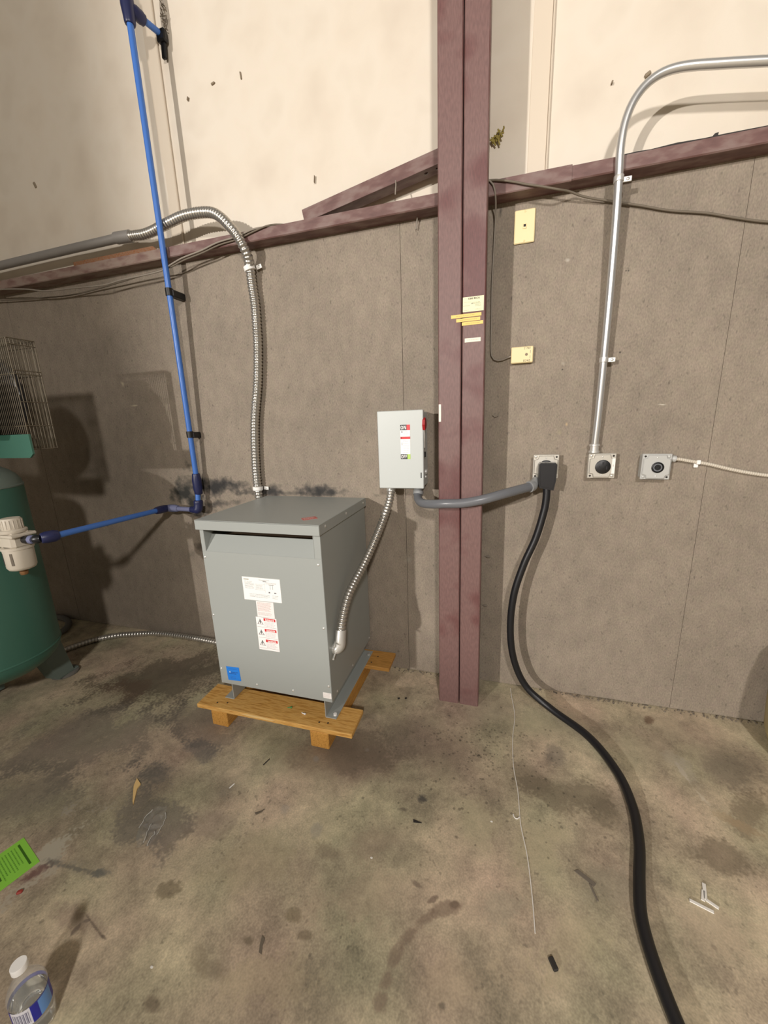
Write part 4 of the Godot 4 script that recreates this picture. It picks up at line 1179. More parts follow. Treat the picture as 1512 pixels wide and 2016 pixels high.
func air_line() -> void:
	var t := thing("air_pipe", "bright blue compressed air pipe running up the wall", "pipe", Vector3(-1.715, 0.93, 0.05))
	var O := -t.position
	var top := Vector3(-1.684, 3.40, 0.1)
	var bot := Vector3(-1.716, 1.09, 0.05)
	var V := func(y: float) -> Vector3:
		# the pipe leans out past the girt and is straight above it
		if y > 2.35:
			return Vector3(-1.675, y, 0.0965)
		return Vector3(-1.675, 2.35, 0.0965).lerp(bot, (2.35 - y) / 1.26)
	part("riser", MB.new().tube([O + V.call(1.09), O + V.call(1.6), O + V.call(2.35), O + V.call(3.22)], 0.0145, 16), M.blue_pipe, t)
	fitting(t, "coupling", O + V.call(1.145), O + V.call(1.02), 0.0265, M.navy_fitting)
	part("tube", MB.new().tube([O + Vector3(-1.719, 1.03, 0.053), O + Vector3(-1.721, 0.975, 0.058)], 0.0145, 16), M.blue_pipe, t)
	var el := part("elbow", MB.new().tube(spline([O + Vector3(-1.7205, 0.985, 0.057), O + Vector3(-1.7225, 0.945, 0.061), O + Vector3(-1.727, 0.930, 0.063), O + Vector3(-1.745, 0.927, 0.063), O + Vector3(-1.775, 0.927, 0.062)], 0.006), [0.022, 0.0255, 0.026, 0.026, 0.025, 0.025, 0.025, 0.025, 0.025, 0.025, 0.0255, 0.025, 0.024, 0.022, 0.022, 0.022, 0.02, 0.02, 0.02, 0.02].slice(0, spline([O + Vector3(-1.7205, 0.985, 0.057), O + Vector3(-1.7225, 0.945, 0.061), O + Vector3(-1.727, 0.930, 0.063), O + Vector3(-1.745, 0.927, 0.063), O + Vector3(-1.775, 0.927, 0.062)], 0.006).size()), 16), M.navy_fitting, t)
	el.set_meta("label", "navy corner fitting")
	part("tube", MB.new().tube([O + Vector3(-1.77, 0.927, 0.062), O + Vector3(-1.90, 0.929, 0.060)], 0.0145, 16), M.fitting_dust, t, "dust greyed short pipe")
	fitting(t, "collar", O + Vector3(-1.875, 0.929, 0.060), O + Vector3(-1.965, 0.930, 0.056), 0.024, M.fitting_dust)
	fitting(t, "collar", O + Vector3(-1.958, 0.930, 0.05), O + Vector3(-1.952, 0.9335, 0.155), 0.024, M.navy_fitting)
	part("branch_tube", MB.new().tube([O + Vector3(-1.952, 0.9335, 0.15), O + Vector3(-1.897, 0.956, 0.75)], 0.0145, 16), M.blue_pipe, t, "blue pipe running out to the filter")
	fitting(t, "coupling", O + Vector3(-1.899, 0.955, 0.725), O + Vector3(-1.922, 0.955, 0.785), 0.0275, M.navy_fitting)
	# top tee and branch to the wall
	fitting(t, "tee", O + V.call(3.21), O + V.call(3.42), 0.029, M.navy_fitting)
	fitting(t, "tee_branch", O + Vector3(-1.668, 3.275, 0.09), O + Vector3(-1.652, 3.268, 0.03), 0.026, M.navy_fitting)
	part("riser", MB.new().tube([O + V.call(3.4), O + V.call(5.95)], 0.0145, 16), M.blue_pipe, t)
	part("wall_tube", MB.new().tube([O + Vector3(-1.655, 3.27, 0.045), O + Vector3(-1.630, 3.270, -0.055)], 0.0135, 14), M.blue_pipe, t)
	var hk := part("wall_bracket", MB.new().box(O + Vector3(-1.629, 3.262, -0.045), Vector3(0.05, 0.05, 0.028), 0.006).box(O + Vector3(-1.632, 3.215, -0.052), Vector3(0.026, 0.075, 0.018), 0.005, Basis(Vector3.BACK, -0.08)), M.black_plastic, t, "black wall bracket")
	var cob := MB.new()
	for k in 10:
		var a := Vector3(-1.612 + rng.randf_range(-0.01, 0.012), 3.28 + k * 0.012, -0.056)
		cob.tube([O + a, O + a + Vector3(rng.randf_range(-0.014, 0.014), rng.randf_range(0.0, 0.02), 0.008), O + a + Vector3(rng.randf_range(-0.016, 0.016), rng.randf_range(-0.01, 0.02), 0.002)], 0.0022, 5)
	part("cobweb", cob, M.wire_brown, hk)
	# clips
	for y in [2.105, 1.372]:
		var c: Vector3 = V.call(y)
		var mb := MB.new()
		mb.tube([O + c + Vector3(0, 0.018, 0), O + c + Vector3(0, -0.018, 0)], 0.019, 16)
		mb.box(O + Vector3(c.x + 0.006, c.y - 0.004, c.z / 2), Vector3(0.036, 0.034, c.z), 0.004)
		part("clip", mb, M.black_plastic, t, "black pipe clip")
	# filter regulator hanging at the end of the line
	t = thing("filter_regulator", "cream air filter regulator with clear-window bowl in front of the tank", "regulator", Vector3(-2.06, 0.95, 0.80))
	part("knob", MB.new().lathe([Vector2(0, 0.045), Vector2(0.036, 0.045), Vector2(0.038, 0.050), Vector2(0.037, 0.092), Vector2(0.033, 0.097), Vector2(0, 0.097)], 24), M.cream_plastic, t)
	for k in 18:
		var a := TAU * k / 18
		part("knob_rib", MB.new().box(Vector3(0.0378 * cos(a), 0.07, 0.0378 * sin(a)), Vector3(0.003, 0.04, 0.004), 0.001, Basis(Vector3.UP, -a)), M.cream_plastic, t)
	part("collar", MB.new().lathe([Vector2(0, 0.032), Vector2(0.047, 0.032), Vector2(0.049, 0.036), Vector2(0.049, 0.044), Vector2(0.044, 0.048), Vector2(0, 0.048)], 24), M.cream_plastic, t)
	part("body", MB.new().box(Vector3(0, -0.002, 0), Vector3(0.10, 0.072, 0.085), 0.012).box(Vector3(0, 0.022, 0), Vector3(0.13, 0.014, 0.1), 0.004), M.cream_plastic, t)
	part("clamp_ring", MB.new().lathe([Vector2(0.045, -0.044), Vector2(0.058, -0.042), Vector2(0.058, -0.032), Vector2(0.045, -0.03)], 24), M.cream_plastic, t)
	var bw := part("bowl", MB.new().lathe([Vector2(0, -0.142), Vector2(0.035, -0.141), Vector2(0.047, -0.136), Vector2(0.053, -0.124), Vector2(0.054, -0.05), Vector2(0.054, -0.04), Vector2(0, -0.04)], 28), M.cream_plastic, t)
	for a in [1.05, 2.0]:
		part("sight_slot", MB.new().box(Vector3(0.0535 * cos(a), -0.082, 0.0535 * sin(a)), Vector3(0.003, 0.056, 0.011), 0.0012, Basis(Vector3.UP, -a)), M.dark_scrap if a > 1.5 else M.grey_scrap, bw)
	part("drain_valve", MB.new().lathe([Vector2(0, -0.168), Vector2(0.013, -0.168), Vector2(0.016, -0.16), Vector2(0.016, -0.152), Vector2(0.010, -0.148), Vector2(0.010, -0.14)], 14), M.brass, t)
	part("tab", MB.new().box(Vector3(-0.052, -0.062, 0.02), Vector3(0.012, 0.026, 0.014), 0.003), M.cream_plastic, t)
	part("inlet", MB.new().tube([Vector3(-0.04, -0.005, 0.01), Vector3(-0.075, -0.006, 0.02), Vector3(-0.078, -0.006, 0.021), Vector3(-0.15, -0.008, 0.04)], [0.03, 0.03, 0.034, 0.034], 16), M.cream_plastic, t)
	part("gauge_arm", MB.new().tube([Vector3(-0.04, 0.035, 0.02), Vector3(-0.10, 0.05, 0.035), Vector3(-0.16, 0.055, 0.05)], [0.008, 0.014, 0.014], 10), M.cream_plastic, t)
	# quick coupler between filter and pipe
	var q := thing("quick_coupler", "dark quick coupler joining the filter to the blue pipe", "coupler", Vector3(-1.98, 0.953, 0.80))
	part("socket", MB.new().tube([Vector3(-0.025, -0.003, 0.0), Vector3(-0.02, -0.003, 0), Vector3(0.012, -0.001, 0.0), Vector3(0.014, -0.001, 0)], [0.014, 0.0175, 0.0175, 0.015], 14), M.black_plastic, q)
	part("sleeve", MB.new().tube([Vector3(0.012, -0.001, 0.0), Vector3(0.014, -0.001, 0.0), Vector3(0.03, 0.0, -0.004), Vector3(0.032, 0.0, -0.004)], [0.015, 0.019, 0.019, 0.016], 14), M.fitting_dust, q)
	part("release_ring", MB.new().tube([Vector3(0.03, 0.0, -0.004), Vector3(0.036, 0.0, -0.006), Vector3(0.052, 0.001, -0.012), Vector3(0.06, 0.002, -0.016)], [0.014, 0.0195, 0.0185, 0.015], 14), M.pump_black, q)


func compressor() -> void:
	var t := thing("air_compressor", "green upright tank air compressor with wire belt guard at the left edge", "compressor", Vector3(-2.424, 0, 0.80))
	var R := 0.255
	var prof := [Vector2(0, 0.19)]
	for k in range(1, 9):
		var a := PI / 2 * k / 8.0
		prof.append(Vector2(R * sin(a), 0.33 - 0.14 * cos(a)))
	part("tank", MB.new().lathe(prof + [Vector2(R, 0.60), Vector2(R, 1.165)], 56), M.compressor_green, t)
	var dome := [Vector2(R, 1.168)]
	for k in range(1, 9):
		var a := PI / 2 * k / 8.0
		dome.append(Vector2(R * cos(a), 1.168 + 0.13 * sin(a)))
	part("dome", MB.new().lathe(dome, 56), M.tank_dust, t, "dusty domed tank top")
	for y in [0.33, 1.167]:
		part("weld_seam", MB.new().lathe([Vector2(R - 0.001, y - 0.006), Vector2(R + 0.0025, y - 0.003), Vector2(R + 0.0025, y + 0.003), Vector2(R - 0.001, y + 0.006)], 56), M.tank_dust if y > 1 else M.compressor_green, t)
	# legs with pads
	for a in [-1.66, 2.0, 3.3]:
		var d := Vector3(cos(a), 0, sin(a))
		var s := Vector3(-d.z, 0, d.x)
		var mb := MB.new()
		mb.prism(PackedVector2Array([Vector2(0.13, 0.28), Vector2(0.24, 0.34), Vector2(0.255, 0.30), Vector2(0.30, 0.024), Vector2(0.30, 0.018), Vector2(0.21, 0.018)]), -0.05, 0.05, Transform3D(Basis(d, Vector3.UP, d.cross(Vector3.UP)), Vector3.ZERO))
		mb.box(d * 0.27 + Vector3(0, 0.022, 0), Vector3(0.12, 0.008, 0.10), 0.003, Basis(d, Vector3.UP, d.cross(Vector3.UP)))
		var lg := part("leg", mb, M.leg_dust, t, "dusty leg plate")
		part("rubber_pad", MB.new().lathe([Vector2(0.055, 0.0), Vector2(0.068, 0.004), Vector2(0.068, 0.014), Vector2(0.058, 0.02), Vector2(0, 0.02)], 22, Transform3D(Basis.IDENTITY, d * 0.285)), M.rubber_pad, lg)
		part("bolt", MB.new().lathe([Vector2(0.011, 0.02), Vector2(0.011, 0.03), Vector2(0.006, 0.03), Vector2(0.006, 0.042), Vector2(0, 0.042)], 8, Transform3D(Basis.IDENTITY, d * 0.285)), M.zinc, lg)
	# warning sticker on the tank
	for s in [[0.16, 1.10, 0.085, 0.058, ["ece6e0", [[10, 14, 14, 22, "3a3432"], [40, 0, 44, 58, "6a4640"]] + lines(44, 8, 34, 6, 8, 3, "b8a49c", 61)]], [0.62, 1.02, 0.05, 0.07, ["dfe6dc", lines(4, 6, 40, 8, 8, 3, "3a5a4a", 62)]]]:
		var d := Vector3(cos(s[0]), 0, sin(s[0]))
		sheet("sticker", s[2], s[3], print_tex(84, 58, s[4][0], s[4][1]), d * (R + 0.0005) + Vector3(0, s[1], 0), facing(d), t, "small printed sticker", 0.0012)
	# platform, pump, wire guard
	var pf := MB.new()
	pf.box(Vector3(-0.14, 1.402, -0.02), Vector3(0.50, 0.008, 0.27), 0.002)
	var web := PackedVector2Array([Vector2(-0.415, 1.30), Vector2(0.40, 1.30), Vector2(0.424, 1.318), Vector2(0.424, 1.404), Vector2(-0.415, 1.404)])
	pf.prism(web, -0.118, -0.110)
	part("platform", pf, M.compressor_green, t)
	part("saddle", MB.new().box(Vector3(-0.05, 1.345, -0.05), Vector3(0.10, 0.11, 0.20), 0.004), M.compressor_green, t)
	var pm := MB.new()
	pm.lathe([Vector2(0.05, -0.06), Vector2(0.10, -0.05), Vector2(0.125, 0.0), Vector2(0.10, 0.05), Vector2(0.05, 0.06), Vector2(0, 0.06)], 28, Transform3D(Basis(Vector3.RIGHT, PI / 2), Vector3(0.16, 1.545, -0.02)))
	pm.box(Vector3(0.16, 1.44, -0.02), Vector3(0.20, 0.07, 0.12), 0.012)
	part("crankcase", pm, M.pump_black, t)
	part("sight_ring", MB.new().lathe([Vector2(0.012, 0), Vector2(0.02, 0.004), Vector2(0.02, 0.01), Vector2(0.012, 0.012)], 16, Transform3D(Basis(Vector3.RIGHT, PI / 2), Vector3(0.235, 1.63, 0.01))), M.zinc, t)
	for k in 6:
		part("cooling_fin", MB.new().box(Vector3(0.08, 1.69 + k * 0.02, -0.02), Vector3(0.17, 0.007, 0.15), 0.002), M.pump_black, t)
	part("foot_bolt", MB.new().box(Vector3(0.255, 1.418, -0.03), Vector3(0.05, 0.012, 0.02), 0.003), M.zinc, t)
	part("flywheel", MB.new().lathe([Vector2(0, -0.015), Vector2(0.19, -0.015), Vector2(0.2, -0.01), Vector2(0.2, 0.01), Vector2(0.19, 0.015), Vector2(0, 0.015)], 40, Transform3D(Basis(Vector3.RIGHT, PI / 2), Vector3(0.12, 1.57, -0.19))), M.pump_black, t)
	# guard: box of wires, x from -0.45 to 0.374, z -0.25 to -0.14 (seen from the axis of the tank)
	var gx := 0.374
	var za := -0.25
	var zb := -0.14
	var y0 := 1.336
	var y1 := 1.815
	var g := thing_part("belt_guard", t)
	var side := MB.new()
	for k in 9:
		var z := lerpf(za, zb, k / 8.0)
		side.tube([Vector3(gx, y0, z), Vector3(gx, y1, z)], 0.0026 if k in [0, 8] else 0.002, 6)
	for y in [y0, y0 + 0.105, y0 + 0.21, y0 + 0.33, y0 + 0.345, y1 - 0.025, y1]:
		side.tube([Vector3(gx + 0.002, y, za), Vector3(gx + 0.002, y, zb)], 0.0024, 6)
	part("side_grille", side, M.cage_wire, g, "dull wire mesh of the guard's end")
	for zz in [za, zb]:
		var fr := MB.new()
		for k in 66:
			var x := gx - 0.0125 * k
			fr.tube([Vector3(x, y0 + (0.07 if zz == zb else 0.0), zz), Vector3(x, y1, zz)], 0.0018, 5, false)
		for y in [y0 + 0.105, y0 + 0.33, y1 - 0.025, y1]:
			fr.tube([Vector3(gx, y, zz), Vector3(-0.45, y, zz)], 0.0024, 6, false)
		part("face_grille", fr, M.cage_wire, g, "dull wire mesh of the guard's face")
	var tp := MB.new()
	for k in 9:
		var z := lerpf(za, zb, k / 8.0)
		tp.tube([Vector3(gx, y1, z), Vector3(-0.45, y1, z)], 0.0016, 5, false)
	part("top_grille", tp, M.cage_wire, g)


func thing_part(called: String, parent: Node) -> Node3D:
	var o := Node3D.new()
	o.name = called
	parent.add_child(o, true)
	return o


func wall_fittings() -> void:
	# telephone wall plate
	var t := thing("wall_plate", "ivory telephone wall plate with a small jack under the girt", "wall plate", Vector3(0.0755, 2.1695, 0))
	part("plate", MB.new().box(Vector3(0, 0, 0.004), Vector3(0.0805, 0.123, 0.008), 0.003), M.ivory_plastic, t)
	for y in [0.053, -0.053]:
		screw(t, Vector3(0, y, 0.008), Basis.IDENTITY, 0.0042, M.ivory_plastic)
	var j := part("jack", MB.new().box(Vector3(0, 0, 0.0085), Vector3(0.016, 0.019, 0.004), 0.0015), M.ivory_plastic, t)
	part("socket", MB.new().box(Vector3(0, 0.002, 0.0106), Vector3(0.009, 0.009, 0.0008)), M.dark_scrap, j)  # dark piece stands in for the shade inside the jack opening
	# surface jack with handwriting
	t = thing("telephone_jack", "small cream surface telephone jack box with handwritten numbers", "phone jack", Vector3(0.0868, 1.6687, 0))
	part("housing", MB.new().box(Vector3(0, 0, 0.0125), Vector3(0.091, 0.067, 0.025), 0.003), M.ivory_plastic, t)
	part("dimple", MB.new().lathe([Vector2(0.006, 0), Vector2(0.0055, 0.0006), Vector2(0, 0.0004)], 14, Transform3D(Basis(Vector3.RIGHT, PI / 2), Vector3(0.018, 0, 0.025))), M.dull_scrap, t)
	lettering("2 741", 0.011, M.print_black, Vector3(0.021, 0.0255, 0.0252), Basis.IDENTITY, t, false, 0.026)
	lettering("0742", 0.011, M.print_black, Vector3(0.020, -0.0255, 0.0252), Basis.IDENTITY, t, false, 0.028)
	part("pencil_mark", MB.new().box(Vector3(0.0335, 0.010, 0.0252), Vector3(0.0016, 0.013, 0.0006)).box(Vector3(0.0335, -0.011, 0.0252), Vector3(0.0016, 0.012, 0.0006)), M.wire_grey, t)


func column_stickers() -> void:
	var card := lines(8, 34, 60, 1, 8, 3, "b9b690", 41) + lines(74, 40, 74, 2, 8, 3, "6c6c5a", 42) + lines(4, 60, 50, 1, 8, 3, "8f8d74", 43) + lines(96, 58, 50, 2, 8, 3, "8c8a74", 44) + lines(4, 92, 60, 1, 6, 2, "9a987e", 45) + lines(94, 88, 54, 2, 7, 2, "9a987e", 46) + [[66, 44, 8, 8, "8a8878"]]
	var c := thing("business_card", "cream printed card stuck on the maroon column above the yellow strips", "card", Vector3(-0.113, 1.846, 0.2102))
	var s := sheet("card", 0.081, 0.054, print_tex(160, 104, "ece7bf", card), Vector3.ZERO, Basis.IDENTITY, c)
	lettering("TIRE RACK", 0.0085, M.print_black, Vector3(0.002, 0.020, 0.0014), Basis.IDENTITY, s, true, 0.045)
	var k := 0
	for a in [[-0.1405, 1.8065, 0.119, "topmost and longest yellow label strip on the column"], [-0.132, 1.791, 0.094, "middle yellow label strip on the column"], [-0.115, 1.7765, 0.083, "lowest yellow label strip on the column"]]:
		var y := thing("label_strip", a[3], "label", Vector3(a[0], a[1], 0.2102), "yellow label strips on the column")
		sheet("strip", a[2], 0.0125, print_tex(120, 14, "f0cc72", lines(20, 6, 90, 1, 5, 2, "c09a52", 50 + k)), Vector3.ZERO, Basis(Vector3.BACK, 0.008), y)
		k += 1
	var w := thing("label_strip", "white label strip below the yellow ones on the column", "label", Vector3(-0.113, 1.7135, 0.2102))
	sheet("strip", 0.063, 0.015, print_tex(80, 20, "f0e6d2", lines(12, 8, 60, 1, 5, 2, "b8a894", 55)), Vector3.ZERO, Basis(Vector3.BACK, 0.01), w)
	var v := thing("label_strip", "upright white label strip on the left edge of the column", "label", Vector3(-0.2455, 1.432, 0.2102))
	sheet("strip", 0.010, 0.072, print_tex(14, 90, "ece6dc", [[6, 14, 2, 60, "cfc6ba"]]), Vector3.ZERO, Basis.IDENTITY, v)


func loose_wires() -> void:
	var w := func(pts: Array, r: float, m: Material, label: String) -> void:
		single("wire", MB.new().tube(spline(pts, 0.02), r, 8), m, label, "wire")
	w.call([Vector3(-3.2, 2.29, 0.085), Vector3(-2.924, 2.265, 0.09), Vector3(-2.711, 2.241, 0.088), Vector3(-2.56, 2.215, 0.085), Vector3(-2.359, 2.206, 0.082), Vector3(-2.123, 2.195, 0.08), Vector3(-2.0, 2.203, 0.082), Vector3(-1.722, 2.212, 0.083), Vector3(-1.644, 2.233, 0.085), Vector3(-1.575, 2.252, 0.083), Vector3(-1.456, 2.27, 0.081), Vector3(-1.36, 2.29, 0.081), Vector3(-1.239, 2.30, 0.081), Vector3(-1.15, 2.317, 0.08), Vector3(-1.08, 2.324, 0.06), Vector3(-0.95, 2.325, 0.03)], 0.0042, M.wire_grey, "grey wire drooping along the underside of the left girt")
	w.call([Vector3(-3.1, 2.24, 0.03), Vector3(-2.889, 2.223, 0.02), Vector3(-2.671, 2.209, 0.02), Vector3(-2.462, 2.199, 0.02), Vector3(-2.257, 2.207, 0.02), Vector3(-2.111, 2.212, 0.03), Vector3(-1.84, 2.222, 0.055), Vector3(-1.66, 2.224, 0.078), Vector3(-1.57, 2.240, 0.084), Vector3(-1.45, 2.258, 0.083), Vector3(-1.35, 2.278, 0.082), Vector3(-1.235, 2.288, 0.082), Vector3(-1.15, 2.306, 0.082), Vector3(-1.06, 2.321, 0.078), Vector3(-0.98, 2.322, 0.05)], 0.0038, M.wire_brown, "brown wire lying against the panels below the left girt")
	w.call([Vector3(-0.12, 2.325, 0.075), Vector3(-0.058, 2.318, 0.084), Vector3(-0.018, 2.309, 0.086), Vector3(0.03, 2.295, 0.086), Vector3(0.069, 2.281, 0.086), Vector3(0.125, 2.264, 0.086), Vector3(0.187, 2.246, 0.08), Vector3(0.231, 2.245, 0.052), Vector3(0.288, 2.228, 0.03), Vector3(0.391, 2.201, 0.016), Vector3(0.491, 2.172, 0.012), Vector3(0.588, 2.141, 0.01), Vector3(0.712, 2.112, 0.01), Vector3(0.804, 2.082, 0.01), Vector3(0.899, 2.055, 0.01), Vector3(1.3, 1.98, 0.01), Vector3(1.9, 1.94, 0.01)], 0.0042, M.wire_brown, "brown cable drooping from behind the column to the right")
	w.call([Vector3(-0.10, 2.33, 0.078), Vector3(-0.06, 2.312, 0.086), Vector3(-0.044, 2.275, 0.08), Vector3(-0.041, 2.22, 0.03), Vector3(-0.044, 2.12, 0.012), Vector3(-0.048, 1.966, 0.010), Vector3(-0.046, 1.804, 0.010), Vector3(-0.045, 1.70, 0.010), Vector3(-0.038, 1.668, 0.010), Vector3(-0.02, 1.655, 0.010), Vector3(0.005, 1.655, 0.010), Vector3(0.03, 1.664, 0.011), Vector3(0.044, 1.668, 0.012)], 0.0035, M.wire_grey, "thin telephone wire dropping beside the column to the surface jack")
	w.call([Vector3(-0.03, 1.418, 0.008), Vector3(-0.02, 1.408, 0.008), Vector3(-0.006, 1.412, 0.008), Vector3(0.0, 1.43, 0.008)], 0.0016, M.wire_grey, "tiny curl of wire on the panel right of the column")
	for s in [[-0.035, 0.722], [-0.042, 0.452]]:
		single("wall_screw", MB.new().tube([Vector3(-0.012, 0, 0.002), Vector3(-0.004, 0, 0.006), Vector3(-0.002, 0, 0.006), Vector3(0.012, 0.004, 0.012)], [0.0025, 0.0025, 0.006, 0.006], 8), M.wire_grey, "%s pale screw sticking out of the panel beside the column foot" % ("upper" if s[1] > 0.6 else "lower"), "screw", Vector3(s[0], s[1], 0), "screws beside the column")


func litter() -> void:
	var flat := func(poly: PackedVector2Array, th: float) -> MB:
		# polygon given as (x, z), lying on the floor
		return MB.new().prism(poly, 0.0, th, Transform3D(Basis(Vector3(1, 0, 0), Vector3(0, 0, 1), Vector3(0, 1, 0)), Vector3.ZERO))
	# green printed tag
	var g := thing("paper_tag", "bright green printed paper tag lying on the floor at the left edge", "paper", Vector3(-1.551, 0.0005, 1.345))
	var rc := [[18, 16, 114, 6, "3c6a18"], [30, 86, 86, 5, "3c6a18"]] + lines(20, 30, 110, 7, 8, 3, "5f9a30", 70)
	rc.append_array([[100, 96, 22, 8, "3d6a1c"], [92, 108, 34, 10, "47781f"], [98, 122, 24, 8, "3d6a1c"]])
	var b := Basis(Vector3(0.131, 0, 0.037).normalized(), Vector3(0.037, 0, -0.131).normalized(), Vector3.UP)
	sheet("tag", 0.150, 0.20, print_tex(150, 200, "8fd04a", rc), Vector3(0.0, 0, 0.0) + (b * Vector3(0, 0, 0)), b, g, "", 0.0012)
	g.position = Vector3(-1.5105, 0.0005, 1.2785) - (b.y * 0.10)
	single("wood_sliver", flat.call(PackedVector2Array([Vector2(-1.391, 0.968), Vector2(-1.352, 0.985), Vector2(-1.348, 1.005), Vector2(-1.303, 1.062), Vector2(-1.318, 1.052), Vector2(-1.372, 1.0)]), 0.005), M.wood_sliver, "pale pointed wood sliver lying on the floor", "wood sliver")
	# crumpled clear film: a faceted shell
	var film := MB.new()
	var rg := RandomNumberGenerator.new()
	rg.seed = 9
	var grid := []
	for i in 13:
		var row := []
		for j in 7:
			var u := i / 12.0
			var v := j / 6.0 - 0.5
			var c := Vector3(-1.195, 0, 1.045).lerp(Vector3(-1.135, 0, 1.175), u)
			var wd := 0.075 * (0.35 + sin(PI * (0.12 + 0.8 * u)) * 0.75)
			row.append(c + Vector3(0.9, 0, -0.42) * v * wd + Vector3(rg.randf_range(-0.003, 0.003), 0.002 + rg.randf_range(0.0, 0.015) * (1.0 - 1.6 * absf(v)), rg.randf_range(-0.004, 0.004)))
		grid.append(row)
	for i in 12:
		for j in 6:
			film.face([grid[i][j], grid[i + 1][j], grid[i + 1][j + 1]], Vector3.UP)
			film.face([grid[i][j], grid[i + 1][j + 1], grid[i][j + 1]], Vector3.UP)
	var pf := thing("plastic_film", "crumpled piece of clear plastic film on the floor", "plastic film", Vector3(-1.165, 0, 1.11))
	var sheet_part := part("film", film, M.film_plastic, pf)
	sheet_part.position = -pf.position
	for e in [[0, 0, 6], [6, 2, 9], [3, 5, 11], [0, 4, 5], [5, 8, 12]]: # white tubes painted in as glints along the rim and folds
		var line := []
		for i in range(e[1], e[2] + 1):
			line.append(grid[i][e[0]] - pf.position + Vector3(0, 0.0012, 0))
		part("glint_tube", MB.new().tube(line, 0.0011, 5), M.glint_white, pf)
	# cut cable ties
	for s in [[0.608, 0.876, 0.056, 0.30, "longest of the white tie scraps by the cord, lying frontmost"], [0.634, 0.832, 0.05, -1.25, "white tie scrap by the cord, pointing to the wall"], [0.625, 0.845, 0.034, 2.0, "short slanting white tie scrap in the middle of the others"], [0.640, 0.862, 0.030, 0.55, "short white tie scrap on the right of the others"]]:
		single("tie_scrap", MB.new().box(Vector3(0, 0.002, 0), Vector3(s[2], 0.003, 0.0095), 0.001, Basis(Vector3.UP, -s[3])), M.paper_white, s[4], "tie scrap", Vector3(s[0], 0.0005, s[1]), "white tie scraps")
	single("paper_strip", flat.call(PackedVector2Array([Vector2(0.272, 0.872), Vector2(0.285, 0.865), Vector2(0.330, 0.892), Vector2(0.322, 0.902)]), 0.0025).box(Vector3(0.318, 0.0015, 0.918), Vector3(0.006, 0.003, 0.045), 0.001, Basis(Vector3.UP, 0.3)), M.grey_scrap, "bent grey-brown strip left of the black cord", "strip")
	single("black_scrap", MB.new().box(Vector3(0, 0.004, 0), Vector3(0.014, 0.008, 0.028), 0.002, Basis(Vector3.UP, 0.45)), M.dark_scrap, "small black oblong scrap on the open floor left of the cord", "scrap", Vector3(0.181, 0.0, 1.12))
	single("black_scrap", flat.call(PackedVector2Array([Vector2(-0.253, 0.842), Vector2(-0.22, 0.847), Vector2(-0.25, 0.852)]), 0.003), M.dark_scrap, "thin dark pointed chip in front of the pallet", "scrap")
	single("dry_leaf", flat.call(PackedVector2Array([Vector2(-0.597, 1.27), Vector2(-0.585, 1.275), Vector2(-0.583, 1.29), Vector2(-0.575, 1.305), Vector2(-0.585, 1.303), Vector2(-0.592, 1.288)]), 0.003), M.wire_brown, "small dark curled leaf on the open floor", "leaf")
	single("dry_leaf", flat.call(PackedVector2Array([Vector2(-0.828, 0.968), Vector2(-0.81, 0.957), Vector2(-0.8, 0.946), Vector2(-0.805, 0.96), Vector2(-0.818, 0.972)]), 0.003), M.wire_brown, "small brown leaf bit in front of the pallet", "leaf")
	single("nail", MB.new().tube([Vector3(-0.986, 0.003, 0.908), Vector3(-0.979, 0.003, 0.886)], 0.0022, 8), M.print_white, "bright short nail on the floor left of the pallet front", "nail")
	single("nail", MB.new().tube([Vector3(-0.915, 0.003, 0.780), Vector3(-0.906, 0.003, 0.746)], 0.002, 8), M.dark_scrap, "dark thin nail on the floor close to the pallet", "nail")
	for s in [[-0.36, 1.0, "white paint flake on the open floor right of the pallet"], [0.019, 0.778, "white paint flake near the thread on the floor"], [-0.848, 1.405, "white paint flake on the floor near the bottle"]]:
		single("paint_flake", MB.new().lathe([Vector2(0.005, 0), Vector2(0.004, 0.0015), Vector2(0, 0.002)], 7, Transform3D(Basis.from_scale(Vector3(1, 1, 0.6)), Vector3(s[0], 0, s[1]))), M.paper_white, s[2], "paint flake", Vector3.ZERO, "white paint flakes")
	single("red_chip", MB.new().box(Vector3(-1.399, 0.004, 1.38), Vector3(0.016, 0.008, 0.012), 0.003, Basis(Vector3.UP, 0.6)), M.red_scrap, "small red chip on the floor beside the green tag", "chip")
	single("thread", MB.new().tube(spline([Vector3(0.102, 0.001, 0.03), Vector3(0.107, 0.001, 0.10), Vector3(0.117, 0.001, 0.229), Vector3(0.103, 0.001, 0.374), Vector3(0.102, 0.001, 0.527), Vector3(0.114, 0.001, 0.636), Vector3(0.118, 0.001, 0.763), Vector3(0.133, 0.001, 0.862), Vector3(0.14, 0.001, 0.977), Vector3(0.141, 0.001, 1.065)], 0.02), 0.0016, 6), M.paper_white, "long thin pale thread lying straight across the floor", "thread")
	single("wire_clip", MB.new().tube(spline([Vector3(0.094, 0.002, 0.732), Vector3(0.098, 0.002, 0.744), Vector3(0.107, 0.002, 0.746), Vector3(0.114, 0.002, 0.738)], 0.004), 0.0022, 6), M.paper_white, "small white curved clip beside the thread on the floor", "clip")
	for s in [[-0.455, 0.25], [-0.42, 0.24]]:
		single("black_chip", MB.new().box(Vector3(0, 0.003, 0), Vector3(0.012, 0.006, 0.009), 0.002, Basis(Vector3.UP, s[0] * 5)), M.dark_scrap, "tiny black chip on the floor %s the pallet, left of the column" % ("next to" if s[0] < -0.44 else "further from"), "chip", Vector3(s[0], 0, s[1]), "black chips")


